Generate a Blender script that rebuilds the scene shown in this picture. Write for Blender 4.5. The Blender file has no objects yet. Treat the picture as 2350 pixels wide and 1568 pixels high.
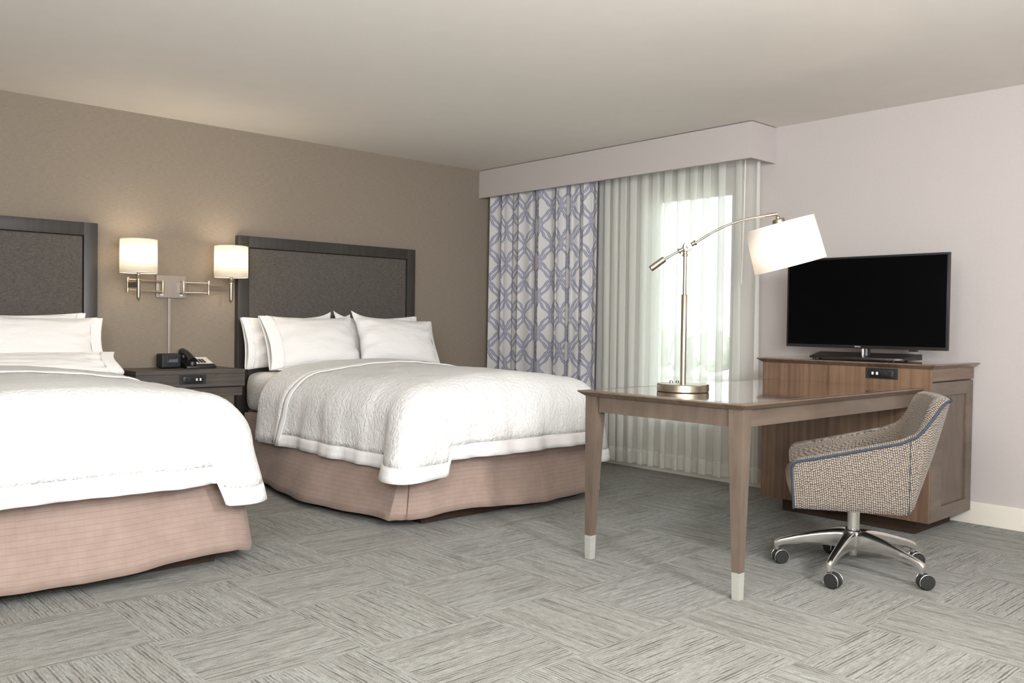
import bpy, bmesh, math, random
from mathutils import Vector, Matrix, noise
random.seed(7)
SC = bpy.context.scene
COL = SC.collection
PI = math.pi

# ------------------------------------------------------------------ camera
cam_d = bpy.data.cameras.new('camera')
cam = bpy.data.objects.new('camera', cam_d)
COL.objects.link(cam)
cam_d.sensor_width = 36.0
cam_d.lens = 2000.0 / 2350.0 * 36.0
cam_d.clip_start = 0.05
cam_d.clip_end = 300
cr = Vector((0.6748733474255724, 0.7378025865463447, 0.013903532649154683))
cu = Vector((-0.02403845774137494, 0.0031491735591886658, 0.999706074431535))
cb = Vector((0.7375419428642813, -0.6750092043753312, 0.019860929599685193))
M = Matrix.Identity(4)
for i in range(3):
    M[i][0], M[i][1], M[i][2] = cr[i], cu[i], cb[i]
M.translation = Vector((5.9409, -5.3144, 1.104))
cam.matrix_world = M
SC.camera = cam

# ------------------------------------------------------------------ world, lights, exposure
SC.view_settings.view_transform = 'Standard'
SC.view_settings.look = 'None'
SC.view_settings.gamma = 1.0
SC.view_settings.use_curve_mapping = False
SC.view_settings.exposure = 0.8
SC.cycles.use_denoising = True
SC.cycles.max_bounces = 10
SC.cycles.diffuse_bounces = 5
SC.cycles.transparent_max_bounces = 24
SC.cycles.sample_clamp_indirect = 6.0
SC.cycles.caustics_reflective = False
SC.cycles.caustics_refractive = False

world = bpy.data.worlds.new('overcast_sky')
SC.world = world
world.use_nodes = True
wn = world.node_tree.nodes['Background']
wn.inputs['Color'].default_value = (0.90, 0.96, 1.0, 1)
wn.inputs['Strength'].default_value = 3.0


def area(name, loc, target, size, size_y, power, color, spread=PI):
    d = bpy.data.lights.new(name, 'AREA')
    d.shape = 'RECTANGLE'
    d.size, d.size_y = size, size_y
    d.energy = power
    d.color = color
    d.spread = spread
    o = bpy.data.objects.new(name, d)
    COL.objects.link(o)
    o.location = loc
    v = Vector(target) - Vector(loc)
    o.rotation_euler = v.to_track_quat('-Z', 'Y').to_euler()
    return o


# added unseen area lights standing in for camera flash: key, fill, ceiling bounce
area('key_light', (7.15, -3.2, 2.25), (1.8, -2.9, 0.5), 0.45, 0.45, 60, (0.955, 0.98, 1.0))
area('fill_light', (5.3, -6.2, 2.2), (1.6, -2.2, 0.5), 0.9, 0.9, 44, (0.965, 0.98, 1.0))
area('ceiling_bounce', (6.3, -4.5, 1.40), (5.2, -3.8, 2.46), 1.2, 1.2, 92, (0.985, 0.985, 1.0))
sun_d = bpy.data.lights.new('sun', 'SUN')      # shines on the far side of the street, from behind the building
sun_d.energy = 7.0
sun_d.angle = 0.02
sun = bpy.data.objects.new('sun', sun_d)
COL.objects.link(sun)
sun.rotation_euler = Vector((0.25, 0.75, -0.65)).to_track_quat('-Z', 'Y').to_euler()


# ------------------------------------------------------------------ materials
def lin(c):
    return tuple(((x / 12.92) if x <= 0.04045 else ((x + 0.055) / 1.055) ** 2.4) for x in c)


def rgb(r, g, b):
    return lin((r / 255, g / 255, b / 255)) + (1,)


class NT:
    """A small builder for node materials."""

    def __init__(self, name):
        self.m = bpy.data.materials.new(name)
        self.m.use_nodes = True
        self.t = self.m.node_tree
        self.b = self.t.nodes['Principled BSDF']
        self.out = self.t.nodes['Material Output']

    def n(self, typ, **kw):
        nd = self.t.nodes.new(typ)
        for k, v in kw.items():
            setattr(nd, k, v)
        return nd

    def set(self, sock, v):
        if isinstance(v, (int, float)):
            sock.default_value = v
        elif isinstance(v, (tuple, list)):
            sock.default_value = v
        else:
            self.t.links.new(v, sock)

    def math(self, op, a, b=None, c=None):
        nd = self.n('ShaderNodeMath', operation=op)
        for i, v in enumerate((a, b, c)):
            if v is not None:
                self.set(nd.inputs[i], v)
        return nd.outputs[0]

    def obj(self):
        return self.n('ShaderNodeTexCoord').outputs['Object']

    def uv(self):
        return self.n('ShaderNodeTexCoord').outputs['UV']

    def scaled(self, v, s):
        nd = self.n('ShaderNodeVectorMath', operation='MULTIPLY')
        self.set(nd.inputs[0], v)
        nd.inputs[1].default_value = s
        return nd.outputs[0]

    def sep(self, v):
        nd = self.n('ShaderNodeSeparateXYZ')
        self.set(nd.inputs[0], v)
        return nd.outputs

    def comb(self, x, y, z):
        nd = self.n('ShaderNodeCombineXYZ')
        for i, v in enumerate((x, y, z)):
            self.set(nd.inputs[i], v)
        return nd.outputs[0]

    def noise(self, vec, scale=1, detail=3, rough=0.5, dist=0.0, col=False):
        nd = self.n('ShaderNodeTexNoise')
        self.set(nd.inputs['Vector'], vec)
        nd.inputs['Scale'].default_value = scale
        nd.inputs['Detail'].default_value = detail
        nd.inputs['Roughness'].default_value = rough
        nd.inputs['Distortion'].default_value = dist
        return nd.outputs['Color' if col else 'Fac']

    def voro(self, vec, scale=1, feature='F1', out='Distance'):
        nd = self.n('ShaderNodeTexVoronoi', feature=feature)
        self.set(nd.inputs['Vector'], vec)
        nd.inputs['Scale'].default_value = scale
        return nd.outputs[out]

    def ramp(self, fac, stops):
        nd = self.n('ShaderNodeValToRGB')
        self.set(nd.inputs[0], fac)
        el = nd.color_ramp.elements
        while len(el) < len(stops):
            el.new(0.5)
        for e, (p, c) in zip(el, stops):
            e.position = p
            e.color = c
        return nd.outputs[0]

    def mix(self, fac, a, b, mode='MIX'):
        nd = self.n('ShaderNodeMix', data_type='RGBA', blend_type=mode)
        self.set(nd.inputs[0], fac)
        self.set(nd.inputs[6], a)
        self.set(nd.inputs[7], b)
        return nd.outputs[2]

    def bump(self, h, strength=0.3, dist=0.01):
        nd = self.n('ShaderNodeBump')
        nd.inputs['Strength'].default_value = strength
        nd.inputs['Distance'].default_value = dist
        self.set(nd.inputs['Height'], h)
        self.t.links.new(nd.outputs[0], self.b.inputs['Normal'])
        return nd.outputs[0]

    def p(self, color=None, rough=0.5, metal=0.0, spec=0.5, coat=0.0, coat_rough=0.05, sheen=0.0):
        i = self.b.inputs
        if color is not None:
            self.set(i['Base Color'], color)
        self.set(i['Roughness'], rough)
        i['Metallic'].default_value = metal
        i['Specular IOR Level'].default_value = spec
        i['Coat Weight'].default_value = coat
        i['Coat Roughness'].default_value = coat_rough
        i['Sheen Weight'].default_value = sheen
        return self.m


MAT = {}


def plain(name, color, rough=0.5, metal=0.0, spec=0.5, mottling=0.06, scale=30, coat=0.0):
    k = NT(name)
    f = k.noise(k.obj(), scale, 3)
    lo = tuple(c * (1 - mottling) for c in color[:3]) + (1,)
    hi = tuple(min(1, c * (1 + mottling)) for c in color[:3]) + (1,)
    k.p(k.ramp(f, [(0.3, lo), (0.7, hi)]), rough, metal, spec, coat)
    MAT[name] = k.m
    return k.m


def brushed(name, color, rough, axis_scale):
    k = NT(name)
    f = k.noise(k.scaled(k.obj(), axis_scale), 1, 2)
    k.p(k.ramp(f, [(0.3, tuple(c * 0.9 for c in color[:3]) + (1,)), (0.7, color)]),
        k.math('MULTIPLY_ADD', f, 0.12, rough), 1.0)
    MAT[name] = k.m
    return k.m


def wood(name, dark, light, grain_axis, rough=0.4, freq=60, stretch=3, lo=0.35, hi=0.68, coat=0.0, spec=0.5, swirl=0.4):
    """grain runs along grain_axis ('x','y','z')."""
    k = NT(name)
    s = {'x': (stretch, freq, freq), 'y': (freq, stretch, freq), 'z': (freq, freq, stretch)}[grain_axis]
    v = k.scaled(k.obj(), s)
    f1 = k.noise(v, 1, 4, 0.6, swirl)
    f2 = k.noise(k.obj(), 5, 2)
    f = k.math('MULTIPLY_ADD', f2, 0.35, k.math('MULTIPLY', f1, 0.8))
    c = k.ramp(f, [(lo, dark), (hi, light)])
    k.p(c, rough, 0, spec, coat)
    k.bump(f1, 0.05, 0.002)
    MAT[name] = k.m
    return k.m


# carpet tiles: a checkerboard of ribbed tiles, rib direction turned tile by tile
k = NT('carpet_tiles')
x, y, z = k.sep(k.obj())
TS = 0.5115
u = k.math('DIVIDE', k.math('SUBTRACT', x, 3.455), TS)
v = k.math('DIVIDE', k.math('ADD', y, 3.185), TS)
fu, fv = k.math('FLOOR', u), k.math('FLOOR', v)
par = k.math('FLOORED_MODULO', k.math('ADD', fu, fv), 2.0)
inv = k.math('SUBTRACT', 1.0, par)
acr = k.math('ADD', k.math('MULTIPLY', par, x), k.math('MULTIPLY', inv, y))
alo = k.math('ADD', k.math('MULTIPLY', par, y), k.math('MULTIPLY', inv, x))
wn1 = k.n('ShaderNodeTexWhiteNoise', noise_dimensions='2D')
k.set(wn1.inputs['Vector'], k.comb(fu, fv, 0.0))
rnd = wn1.outputs['Value']
seed = k.math('MULTIPLY', rnd, 37.0)
PITCH = 80.0
ac = k.math('ADD', acr, k.math('MULTIPLY', k.math('SUBTRACT', k.noise(k.comb(k.math('MULTIPLY', acr, 20.0), k.math('MULTIPLY', alo, 18.0), seed), 1, 2), 0.5), 0.006))
row = k.math('MULTIPLY', ac, PITCH)
rid = k.math('FLOOR', row)
wn2 = k.n('ShaderNodeTexWhiteNoise', noise_dimensions='2D')
k.set(wn2.inputs['Vector'], k.comb(rid, seed, 0.0))
rr = wn2.outputs['Value']
dash = k.noise(k.comb(k.math('MULTIPLY', rr, 400.0), k.math('MULTIPLY', alo, 4.2), seed), 1, 4, 0.6)
prof = k.math('ABSOLUTE', k.math('SUBTRACT', k.math('FRACT', row), 0.5))       # 0 in the groove, 0.5 on the rib
wid = k.math('MULTIPLY_ADD', k.math('SUBTRACT', 0.545, dash), 1.35, k.math('MULTIPLY', rr, 0.14))
groove = k.ramp(k.math('SUBTRACT', wid, prof), [(0.0, (0, 0, 0, 1)), (0.20, (1, 1, 1, 1))])
rib2 = k.noise(k.comb(k.math('MULTIPLY', acr, 190.0), k.math('MULTIPLY', alo, 26.0), seed), 1, 2, 0.5)
broad = k.noise(k.comb(k.math('MULTIPLY', acr, 14.0), k.math('MULTIPLY', alo, 3.0), seed), 1, 2)
grain = k.noise(k.obj(), 250, 3, 0.65)
base = k.ramp(rib2, [(0.30, rgb(124, 125, 119)), (0.50, rgb(159, 161, 155)), (0.68, rgb(174, 176, 170))])
broad2 = k.noise(k.comb(k.math('MULTIPLY', acr, 42.0), k.math('MULTIPLY', alo, 1.6), seed), 1, 2)
c = k.mix(k.math('MULTIPLY', broad, 0.30), base, rgb(146, 143, 136))
c = k.mix(k.ramp(broad2, [(0.42, (0, 0, 0, 1)), (0.70, (0.7, 0.7, 0.7, 1))]), c, rgb(134, 130, 122))
c = k.mix(k.math('MULTIPLY', rnd, 0.14), c, rgb(150, 141, 131))
c = k.mix(k.math('MULTIPLY', groove, 0.92), c, rgb(88, 84, 78))
c = k.mix(0.6, c, k.ramp(grain, [(0.34, rgb(150, 150, 150)), (0.60, rgb(255, 255, 255))]), 'MULTIPLY')
h = k.math('ADD', k.math('MULTIPLY', k.math('SUBTRACT', 1.0, groove), 0.6), k.math('MULTIPLY', grain, 0.5))
k.p(c, 0.95, 0, 0.1, sheen=0.1)
k.bump(h, 0.6, 0.005)
MAT['carpet'] = k.m


def linen(name, lo, hi, along, rough=0.9, f_across=260, f_along=22, bump=0.12, sheen=0.0, cross=0.35):
    """a woven cloth or wallpaper: thread streaks along one axis plus a weak cross thread."""
    k = NT(name)
    a = {'x': (f_along, f_across, f_across), 'y': (f_across, f_along, f_across)}[along]
    b = {'x': (f_across, f_along, f_along), 'y': (f_across, f_across, f_along)}[along]
    f = k.noise(k.scaled(k.obj(), a), 1, 3, 0.6)
    g = k.noise(k.scaled(k.obj(), b), 1, 2, 0.6)
    h = k.math('ADD', k.math('MULTIPLY', f, 1 - cross), k.math('MULTIPLY', g, cross))
    k.p(k.ramp(h, [(0.36, lo), (0.64, hi)]), rough, 0, 0.2, sheen=sheen)
    k.bump(h, bump, 0.002)
    MAT[name] = k.m
    return k.m


linen('wall_linen', rgb(131, 120, 107), rgb(145, 134, 120), 'y', f_across=330, f_along=26, bump=0.08)
linen('headboard_fabric', rgb(70, 66, 62), rgb(104, 99, 93), 'y', f_across=420, f_along=44, bump=0.15, cross=0.35)
plain('wall_paint', rgb(190, 183, 180), 0.85, 0, 0.2, 0.015, 60)
plain('ceiling_paint', rgb(231, 226, 218), 0.9, 0, 0.2, 0.012, 8)
plain('baseboard_paint', rgb(226, 220, 208), 0.5, 0, 0.4, 0.01, 10)
plain('window_frame_paint', rgb(176, 172, 154), 0.5)
plain('white_plastic', rgb(235, 233, 228), 0.4)
plain('black_plastic', rgb(26, 26, 27), 0.35, 0, 0.5, 0.05)
plain('soft_black_plastic', rgb(34, 36, 36), 0.55, 0, 0.4, 0.05)
plain('dark_gap', rgb(22, 19, 17), 0.8)
plain('screen_glass', rgb(6, 6, 7), 0.18, 0, 0.06, 0.02)
plain('pale_grey_plastic', rgb(196, 197, 196), 0.4)
plain('clock_display', rgb(92, 98, 108), 0.15, 0, 0.6, 0.1, 8)
plain('plinth_wood', rgb(62, 48, 37), 0.6, 0, 0.3, 0.15, 25)
brushed('nickel', rgb(176, 167, 150), 0.27, (300, 300, 4))
brushed('nickel_bright', rgb(205, 192, 172), 0.34, (300, 300, 4))
brushed('shaded_nickel', rgb(100, 89, 78), 0.5, (60, 60, 60))  # link plate's shade from its angle is put into this darker nickel colour
brushed('nickel_plate', rgb(164, 154, 144), 0.36, (4, 220, 8))
brushed('polished_alloy', rgb(240, 238, 235), 0.17, (40, 40, 40))
brushed('grey_foot_metal', rgb(186, 185, 177), 0.62, (10, 10, 90))
MAT['grey_foot_metal'].node_tree.nodes['Principled BSDF'].inputs['Metallic'].default_value = 0.35

wood('frame_wood', rgb(82, 70, 60), rgb(110, 96, 84), 'z', 0.42, 22, 4, 0.3, 0.75)
wood('rail_wood', rgb(86, 74, 64), rgb(114, 100, 87), 'y', 0.42, 22, 4, 0.3, 0.75)
wood('walnut_front', rgb(88, 68, 54), rgb(124, 99, 79), 'z', 0.38, 48, 1.0, 0.38, 0.68, swirl=0.2)
wood('walnut_side', rgb(96, 77, 64), rgb(126, 104, 89), 'y', 0.42, 55, 2.0, 0.35, 0.72, swirl=0.25)
wood('tabletop_wood', rgb(92, 72, 56), rgb(128, 102, 82), 'x', 0.09, 50, 2.5, 0.35, 0.72, coat=0.9, spec=0.6)
wood('edge_wood', rgb(80, 65, 52), rgb(118, 100, 84), 'y', 0.25, 30, 3, 0.3, 0.75, coat=0.3)
wood('night_wood', rgb(52, 46, 42), rgb(84, 76, 69), 'y', 0.45, 70, 2.2, 0.35, 0.7)
wood('headboard_wood', rgb(40, 37, 34), rgb(60, 56, 52), 'z', 0.4, 40, 3, 0.3, 0.75)

# white quilted duvet cloth: crinkled channels
k = NT('quilted_white')
o = k.obj()
wob = k.n('ShaderNodeVectorMath', operation='ADD')
k.set(wob.inputs[0], k.scaled(o, (46, 46, 34)))
k.set(wob.inputs[1], k.scaled(k.noise(o, 20, 2, 0.5, 0, True), (3.2, 3.2, 3.2)))
w1 = k.voro(wob.outputs[0], 1.0, 'F1')
w2 = k.noise(k.scaled(o, (75, 75, 50)), 1, 3, 0.6, 1.6)
hq = k.math('ADD', k.math('MULTIPLY', w1, -1.0), k.math('MULTIPLY', w2, 0.9))
k.p(rgb(234, 234, 232), 0.9, 0, 0.15, sheen=0.1)
k.bump(hq, 0.5, 0.012)
MAT['quilt'] = k.m

k = NT('smooth_white_cotton')
o = k.obj()
f = k.math('ADD', k.noise(k.scaled(o, (9, 9, 26)), 1, 3, 0.55, 0.8), k.math('MULTIPLY', k.noise(o, 300, 1), 0.05))
k.p(rgb(238, 236, 233), 0.85, 0, 0.15, sheen=0.1)
k.bump(f, 0.22, 0.03)
MAT['cotton'] = k.m

k = NT('crinkled_white_border')
f = k.noise(k.scaled(k.obj(), (70, 70, 12)), 1, 3, 0.6, 0.6)
k.p(rgb(242, 241, 239), 0.85, 0, 0.15)
k.bump(f, 0.3, 0.008)
MAT['border'] = k.m

# bed skirt: quilted lines every couple of centimetres (uv in metres)
k = NT('quilted_taupe')
ux, uy, _ = k.sep(k.uv())


def line(coord, period, width):
    fr = k.math('ABSOLUTE', k.math('SUBTRACT', k.math('FRACT', k.math('DIVIDE', coord, period)), 0.5))
    return k.math('LESS_THAN', k.math('SUBTRACT', 0.5, fr), width / period)


lh = line(uy, 0.024, 0.0012)
lv = line(ux, 0.036, 0.0008)
body = k.math('GREATER_THAN', uy, 0.0265)          # a plain hem band along the bottom
g = k.math('MULTIPLY', body, k.math('MAXIMUM', lh, k.math('MULTIPLY', lv, 0.45)))
g = k.math('MAXIMUM', g, k.math('LESS_THAN', k.math('ABSOLUTE', k.math('SUBTRACT', uy, 0.027)), 0.0013))
ns = k.noise(k.obj(), 18, 3)
c = k.mix(k.math('MULTIPLY', g, 0.35), k.ramp(ns, [(0.3, rgb(156, 135, 124)), (0.7, rgb(165, 144, 133))]), rgb(114, 97, 87))
k.p(c, 0.7, 0, 0.3, sheen=0.2)
fr = k.math('SINE', k.math('MULTIPLY', uy, 2 * PI / 0.024))
k.bump(k.math('ADD', k.math('MULTIPLY', k.math('SUBTRACT', 1.0, g), 1.0), k.math('MULTIPLY', ns, 0.5)), 0.35, 0.004)
MAT['skirt'] = k.m

# curtain: two interlaced ogee lattices printed in blue grey on off white (uv in metres)
k = NT('ogee_print')
cx, cy, _ = k.sep(k.uv())
X = k.math('DIVIDE', cx, 0.094)
P = 0.594
AM = 1.05


def strands(even, ph):
    a = k.math('MULTIPLY_ADD', cy, 2 * PI / P, ph)
    st = k.math('MULTIPLY', k.math('SINE', k.math('MULTIPLY', a, 8.0)), 0.05)
    w = k.math('MULTIPLY', k.math('ADD', k.math('COSINE', a), st), AM)
    sn = k.math('SINE', a)
    sl = k.math('SQRT', k.math('MULTIPLY_ADD', k.math('MULTIPLY', sn, sn), 0.95, 1.0))
    off = 1.0 if even else 0.0
    d = [k.math('ABSOLUTE', k.math('SUBTRACT', k.math('FLOORED_MODULO', k.math('ADD', k.math(op, X, w), off), 2.0), 1.0)) for op in ('ADD', 'SUBTRACT')]
    return k.math('DIVIDE', k.math('MINIMUM', d[0], d[1]), sl)


dd = k.math('MINIMUM', strands(True, 0.0), strands(False, PI / 2))
c = k.ramp(dd, [(0.0, rgb(176, 176, 192)), (0.034, rgb(170, 170, 186)), (0.052, rgb(142, 145, 161)), (0.102, rgb(142, 145, 161)), (0.120, rgb(212, 210, 209))])
wv = k.noise(k.scaled(k.uv(), (700, 700, 1)), 1, 1)
c = k.mix(0.25, c, k.ramp(wv, [(0.3, rgb(200, 200, 200)), (0.6, rgb(255, 255, 255))]), 'MULTIPLY')
k.p(c, 0.85, 0, 0.2)
MAT['print'] = k.m

# sheer: thin voile, part see-through part translucent
k = NT('sheer_voile')
k.t.nodes.remove(k.b)
wv = k.noise(k.scaled(k.uv(), (900, 900, 1)), 1, 1)
tr = k.n('ShaderNodeBsdfTransparent')
df = k.n('ShaderNodeBsdfDiffuse')
tl = k.n('ShaderNodeBsdfTranslucent')
df.inputs[0].default_value = rgb(244, 244, 238)
tl.inputs[0].default_value = rgb(244, 246, 242)
m1 = k.n('ShaderNodeMixShader')
m1.inputs[0].default_value = 0.42
k.t.links.new(df.outputs[0], m1.inputs[1])
k.t.links.new(tl.outputs[0], m1.inputs[2])
m2 = k.n('ShaderNodeMixShader')
k.set(m2.inputs[0], k.math('MULTIPLY_ADD', wv, 0.12, 0.54))
k.t.links.new(tr.outputs[0], m2.inputs[1])
k.t.links.new(m1.outputs[0], m2.inputs[2])
k.t.links.new(m2.outputs[0], k.out.inputs[0])
MAT['sheer'] = k.m
k2 = k.m.copy()
k2.name = 'sheer_hem'
for nd in k2.node_tree.nodes:
    if nd.type == 'MATH':
        nd.inputs[2].default_value = 0.74
MAT['sheer_hem'] = k2

# window glass
k = NT('window_glass')
k.t.nodes.remove(k.b)
tr = k.n('ShaderNodeBsdfTransparent')
gl = k.n('ShaderNodeBsdfGlossy')
gl.inputs['Roughness'].default_value = 0.02
tr.inputs[0].default_value = (0.93, 0.96, 0.95, 1)
fz = k.n('ShaderNodeFresnel')
fz.inputs[0].default_value = 1.45
m2 = k.n('ShaderNodeMixShader')
k.t.links.new(fz.outputs[0], m2.inputs[0])
k.t.links.new(tr.outputs[0], m2.inputs[1])
k.t.links.new(gl.outputs[0], m2.inputs[2])
k.t.links.new(m2.outputs[0], k.out.inputs[0])
MAT['glass'] = k.m

# lampshade: white translucent fabric
def shade_mat(name, col, frac):
    k = NT(name)
    k.t.nodes.remove(k.b)
    wv = k.noise(k.scaled(k.obj(), (500, 500, 60)), 1, 1)
    cc = k.mix(0.06, col, k.ramp(wv, [(0.3, rgb(190, 190, 190)), (0.6, rgb(255, 255, 255))]), 'MULTIPLY')
    df = k.n('ShaderNodeBsdfDiffuse')
    tl = k.n('ShaderNodeBsdfTranslucent')
    k.set(df.inputs[0], cc)
    k.set(tl.inputs[0], cc)
    m1 = k.n('ShaderNodeMixShader')
    m1.inputs[0].default_value = frac
    k.t.links.new(df.outputs[0], m1.inputs[1])
    k.t.links.new(tl.outputs[0], m1.inputs[2])
    k.t.links.new(m1.outputs[0], k.out.inputs[0])
    MAT[name] = k.m


shade_mat('shade_cream', rgb(250, 246, 238), 0.66)
shade_mat('shade_white', rgb(250, 247, 243), 0.45)

# chair fabric: columns of little beige stitches on navy grey (uv in metres)
k = NT('stitched_tweed')
cx, cy, _ = k.sep(k.uv())
col = k.math('DIVIDE', cx, 0.0088)
fl = k.math('FLOOR', col)
wn3 = k.n('ShaderNodeTexWhiteNoise', noise_dimensions='1D')
k.set(wn3.inputs['W'], fl)
wcol = wn3.outputs['Value']
row = k.math('ADD', k.math('DIVIDE', cy, 0.0106), wcol)
jit = k.noise(k.comb(k.math('MULTIPLY', cx, 120.0), k.math('MULTIPLY', cy, 100.0), 0.0), 1, 2)
a = k.math('SUBTRACT', k.math('FRACT', col), 0.5)
b = k.math('SUBTRACT', k.math('FRACT', k.math('ADD', row, k.math('MULTIPLY', jit, 0.7))), 0.5)
r2 = k.math('ADD', k.math('MULTIPLY', k.math('MULTIPLY', a, a), 1.15), k.math('MULTIPLY', b, b))
dst = k.math('ADD', k.math('SQRT', r2), k.math('MULTIPLY', k.math('SUBTRACT', jit, 0.5), 0.5))
c = k.ramp(dst, [(0.17, rgb(164, 149, 131)), (0.32, rgb(140, 126, 110)), (0.43, rgb(100, 93, 86)), (0.56, rgb(64, 65, 69))])
k.p(c, 0.9, 0, 0.2, sheen=0.15)
k.bump(k.math('SUBTRACT', 1.0, dst), 0.5, 0.004)
MAT['tweed'] = k.m
plain('seat_cloth', rgb(158, 146, 130), 0.9, 0, 0.2, 0.1, 260)
plain('piping_navy', rgb(54, 62, 73), 0.75, 0, 0.3, 0.1, 200)
plain('caster_black', rgb(40, 40, 40), 0.5, 0, 0.4, 0.06)
plain('outside_grass', rgb(184, 184, 172), 0.95, 0, 0.1, 0.2, 0.5)
plain('outside_leaves', rgb(150, 158, 142), 0.95, 0, 0.1, 0.3, 1.2)
plain('outside_road', rgb(200, 200, 196), 0.95, 0, 0.1, 0.05, 1)


# ------------------------------------------------------------------ mesh helpers
def new_bm():
    bm = bmesh.new()
    bm.loops.layers.uv.new('UVMap')
    return bm


def box(bm, x0, x1, y0, y1, z0, z1, bev=0.0, seg=2):
    vs = [bm.verts.new((x, y, z)) for x in (x0, x1) for y in (y0, y1) for z in (z0, z1)]
    q = [(0, 1, 3, 2), (4, 6, 7, 5), (0, 4, 5, 1), (2, 3, 7, 6), (0, 2, 6, 4), (1, 5, 7, 3)]
    fs = [bm.faces.new([vs[i] for i in f]) for f in q]
    if bev > 0:
        es = list({e for f in fs for e in f.edges})
        bmesh.ops.bevel(bm, geom=es, offset=bev, segments=seg, affect='EDGES', profile=0.6)
    return bm


def frustum(bm, ring0, ring1, bev=0.0):
    """a solid between two quads (lists of four points, same winding)."""
    a = [bm.verts.new(p) for p in ring0]
    b = [bm.verts.new(p) for p in ring1]
    fs = [bm.faces.new(a[::-1]), bm.faces.new(b)]
    for i in range(4):
        j = (i + 1) % 4
        fs.append(bm.faces.new([a[i], a[j], b[j], b[i]]))
    if bev > 0:
        es = list({e for f in fs for e in f.edges})
        bmesh.ops.bevel(bm, geom=es, offset=bev, segments=2, affect='EDGES', profile=0.6)


def frame_of(d):
    d = Vector(d).normalized()
    a = Vector((0, 0, 1)) if abs(d.z) < 0.9 else Vector((1, 0, 0))
    s = d.cross(a).normalized()
    return d, s, s.cross(d).normalized()


def tube(bm, pts, rad, seg=16, cap=True):
    """sweep a circle along pts; rad is a number or one per point."""
    pts = [Vector(p) for p in pts]
    n = len(pts)
    if isinstance(rad, (int, float)):
        rad = [rad] * n
    rings = []
    s = None
    for i, p in enumerate(pts):
        d = (pts[min(i + 1, n - 1)] - pts[max(i - 1, 0)]).normalized()
        if s is None:
            _, s, t = frame_of(d)
        else:
            s = (s - d * s.dot(d)).normalized()
        t = d.cross(s).normalized()
        rings.append([bm.verts.new(p + (s * math.cos(2 * PI * k / seg) + t * math.sin(2 * PI * k / seg)) * rad[i]) for k in range(seg)])
    for a, b in zip(rings, rings[1:]):
        for k in range(seg):
            bm.faces.new([a[k], a[(k + 1) % seg], b[(k + 1) % seg], b[k]])
    if cap:
        bm.faces.new(rings[0][::-1])
        bm.faces.new(rings[-1])


def lathe(bm, prof, origin=(0, 0, 0), axis=(0, 0, 1), seg=40, cap=True):
    """turn a profile of (radius, height) about an axis."""
    d, s, t = frame_of(axis)
    o = Vector(origin)
    rings = [[bm.verts.new(o + d * h + (s * math.cos(2 * PI * k / seg) + t * math.sin(2 * PI * k / seg)) * r) for k in range(seg)] for r, h in prof]
    for a, b in zip(rings, rings[1:]):
        for k in range(seg):
            bm.faces.new([a[k], a[(k + 1) % seg], b[(k + 1) % seg], b[k]])
    if cap:
        bm.faces.new(rings[0][::-1])
        bm.faces.new(rings[-1])


def sheet(bm, rows, uvs=None, closed=False):
    """a quad sheet from a table of points; uvs the same shape, in metres."""
    lay = bm.loops.layers.uv.active
    V = [[bm.verts.new(p) for p in r] for r in rows]
    for i in range(len(V) - 1):
        m = len(V[i])
        for j in range(m if closed else m - 1):
            j2 = (j + 1) % m
            q = [(i, j), (i, j2), (i + 1, j2), (i + 1, j)]
            f = bm.faces.new([V[a][b] for a, b in q])
            if uvs:
                for lp, (a, b) in zip(f.loops, q):
                    lp[lay].uv = uvs[a][b]
    return V


def obj(name, bm, mat, parent=None, smooth=None, solid=0.0, subsurf=0, offset=0.0):
    """link a bmesh (in world coordinates) as one mesh object."""
    bmesh.ops.recalc_face_normals(bm, faces=bm.faces)
    me = bpy.data.meshes.new(name)
    bm.to_mesh(me)
    bm.free()
    for m in (mat if isinstance(mat, (list, tuple)) else [mat]):
        me.materials.append(MAT[m])
    o = bpy.data.objects.new(name, me)
    COL.objects.link(o)
    if smooth is not None:
        me.polygons.foreach_set('use_smooth', [True] * len(me.polygons))
        if smooth < 180:
            try:
                me.set_sharp_from_angle(angle=math.radians(smooth))
            except Exception:
                pass
    if parent is not None:
        o.parent = parent
        # every mesh is built in world coordinates, so only an Empty's own place is undone
        o.matrix_parent_inverse = Matrix.Translation(-Vector(parent.location))
    if solid:
        md = o.modifiers.new('thickness', 'SOLIDIFY')
        md.thickness = solid
        md.offset = offset
    if subsurf:
        md = o.modifiers.new('smooth', 'SUBSURF')
        md.levels = md.render_levels = subsurf
    return o


def thing(name, loc, label, cat, group=None):
    o = bpy.data.objects.new(name, None)
    COL.objects.link(o)
    o.empty_display_size = 0.1
    o.location = loc
    o['label'], o['category'] = label, cat
    if group:
        o['group'] = group
    return o


def tag(o, label, cat, group=None):
    o['label'], o['category'] = label, cat
    if group:
        o['group'] = group
    return o


def structure(o):
    o['kind'] = 'structure'
    return o


# ------------------------------------------------------------------ room shell
H = 2.462
RX, RY = 7.6, -6.6
WX0, WX1, WZ0, WZ1 = 1.70, 2.42, 0.42, 2.14

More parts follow.
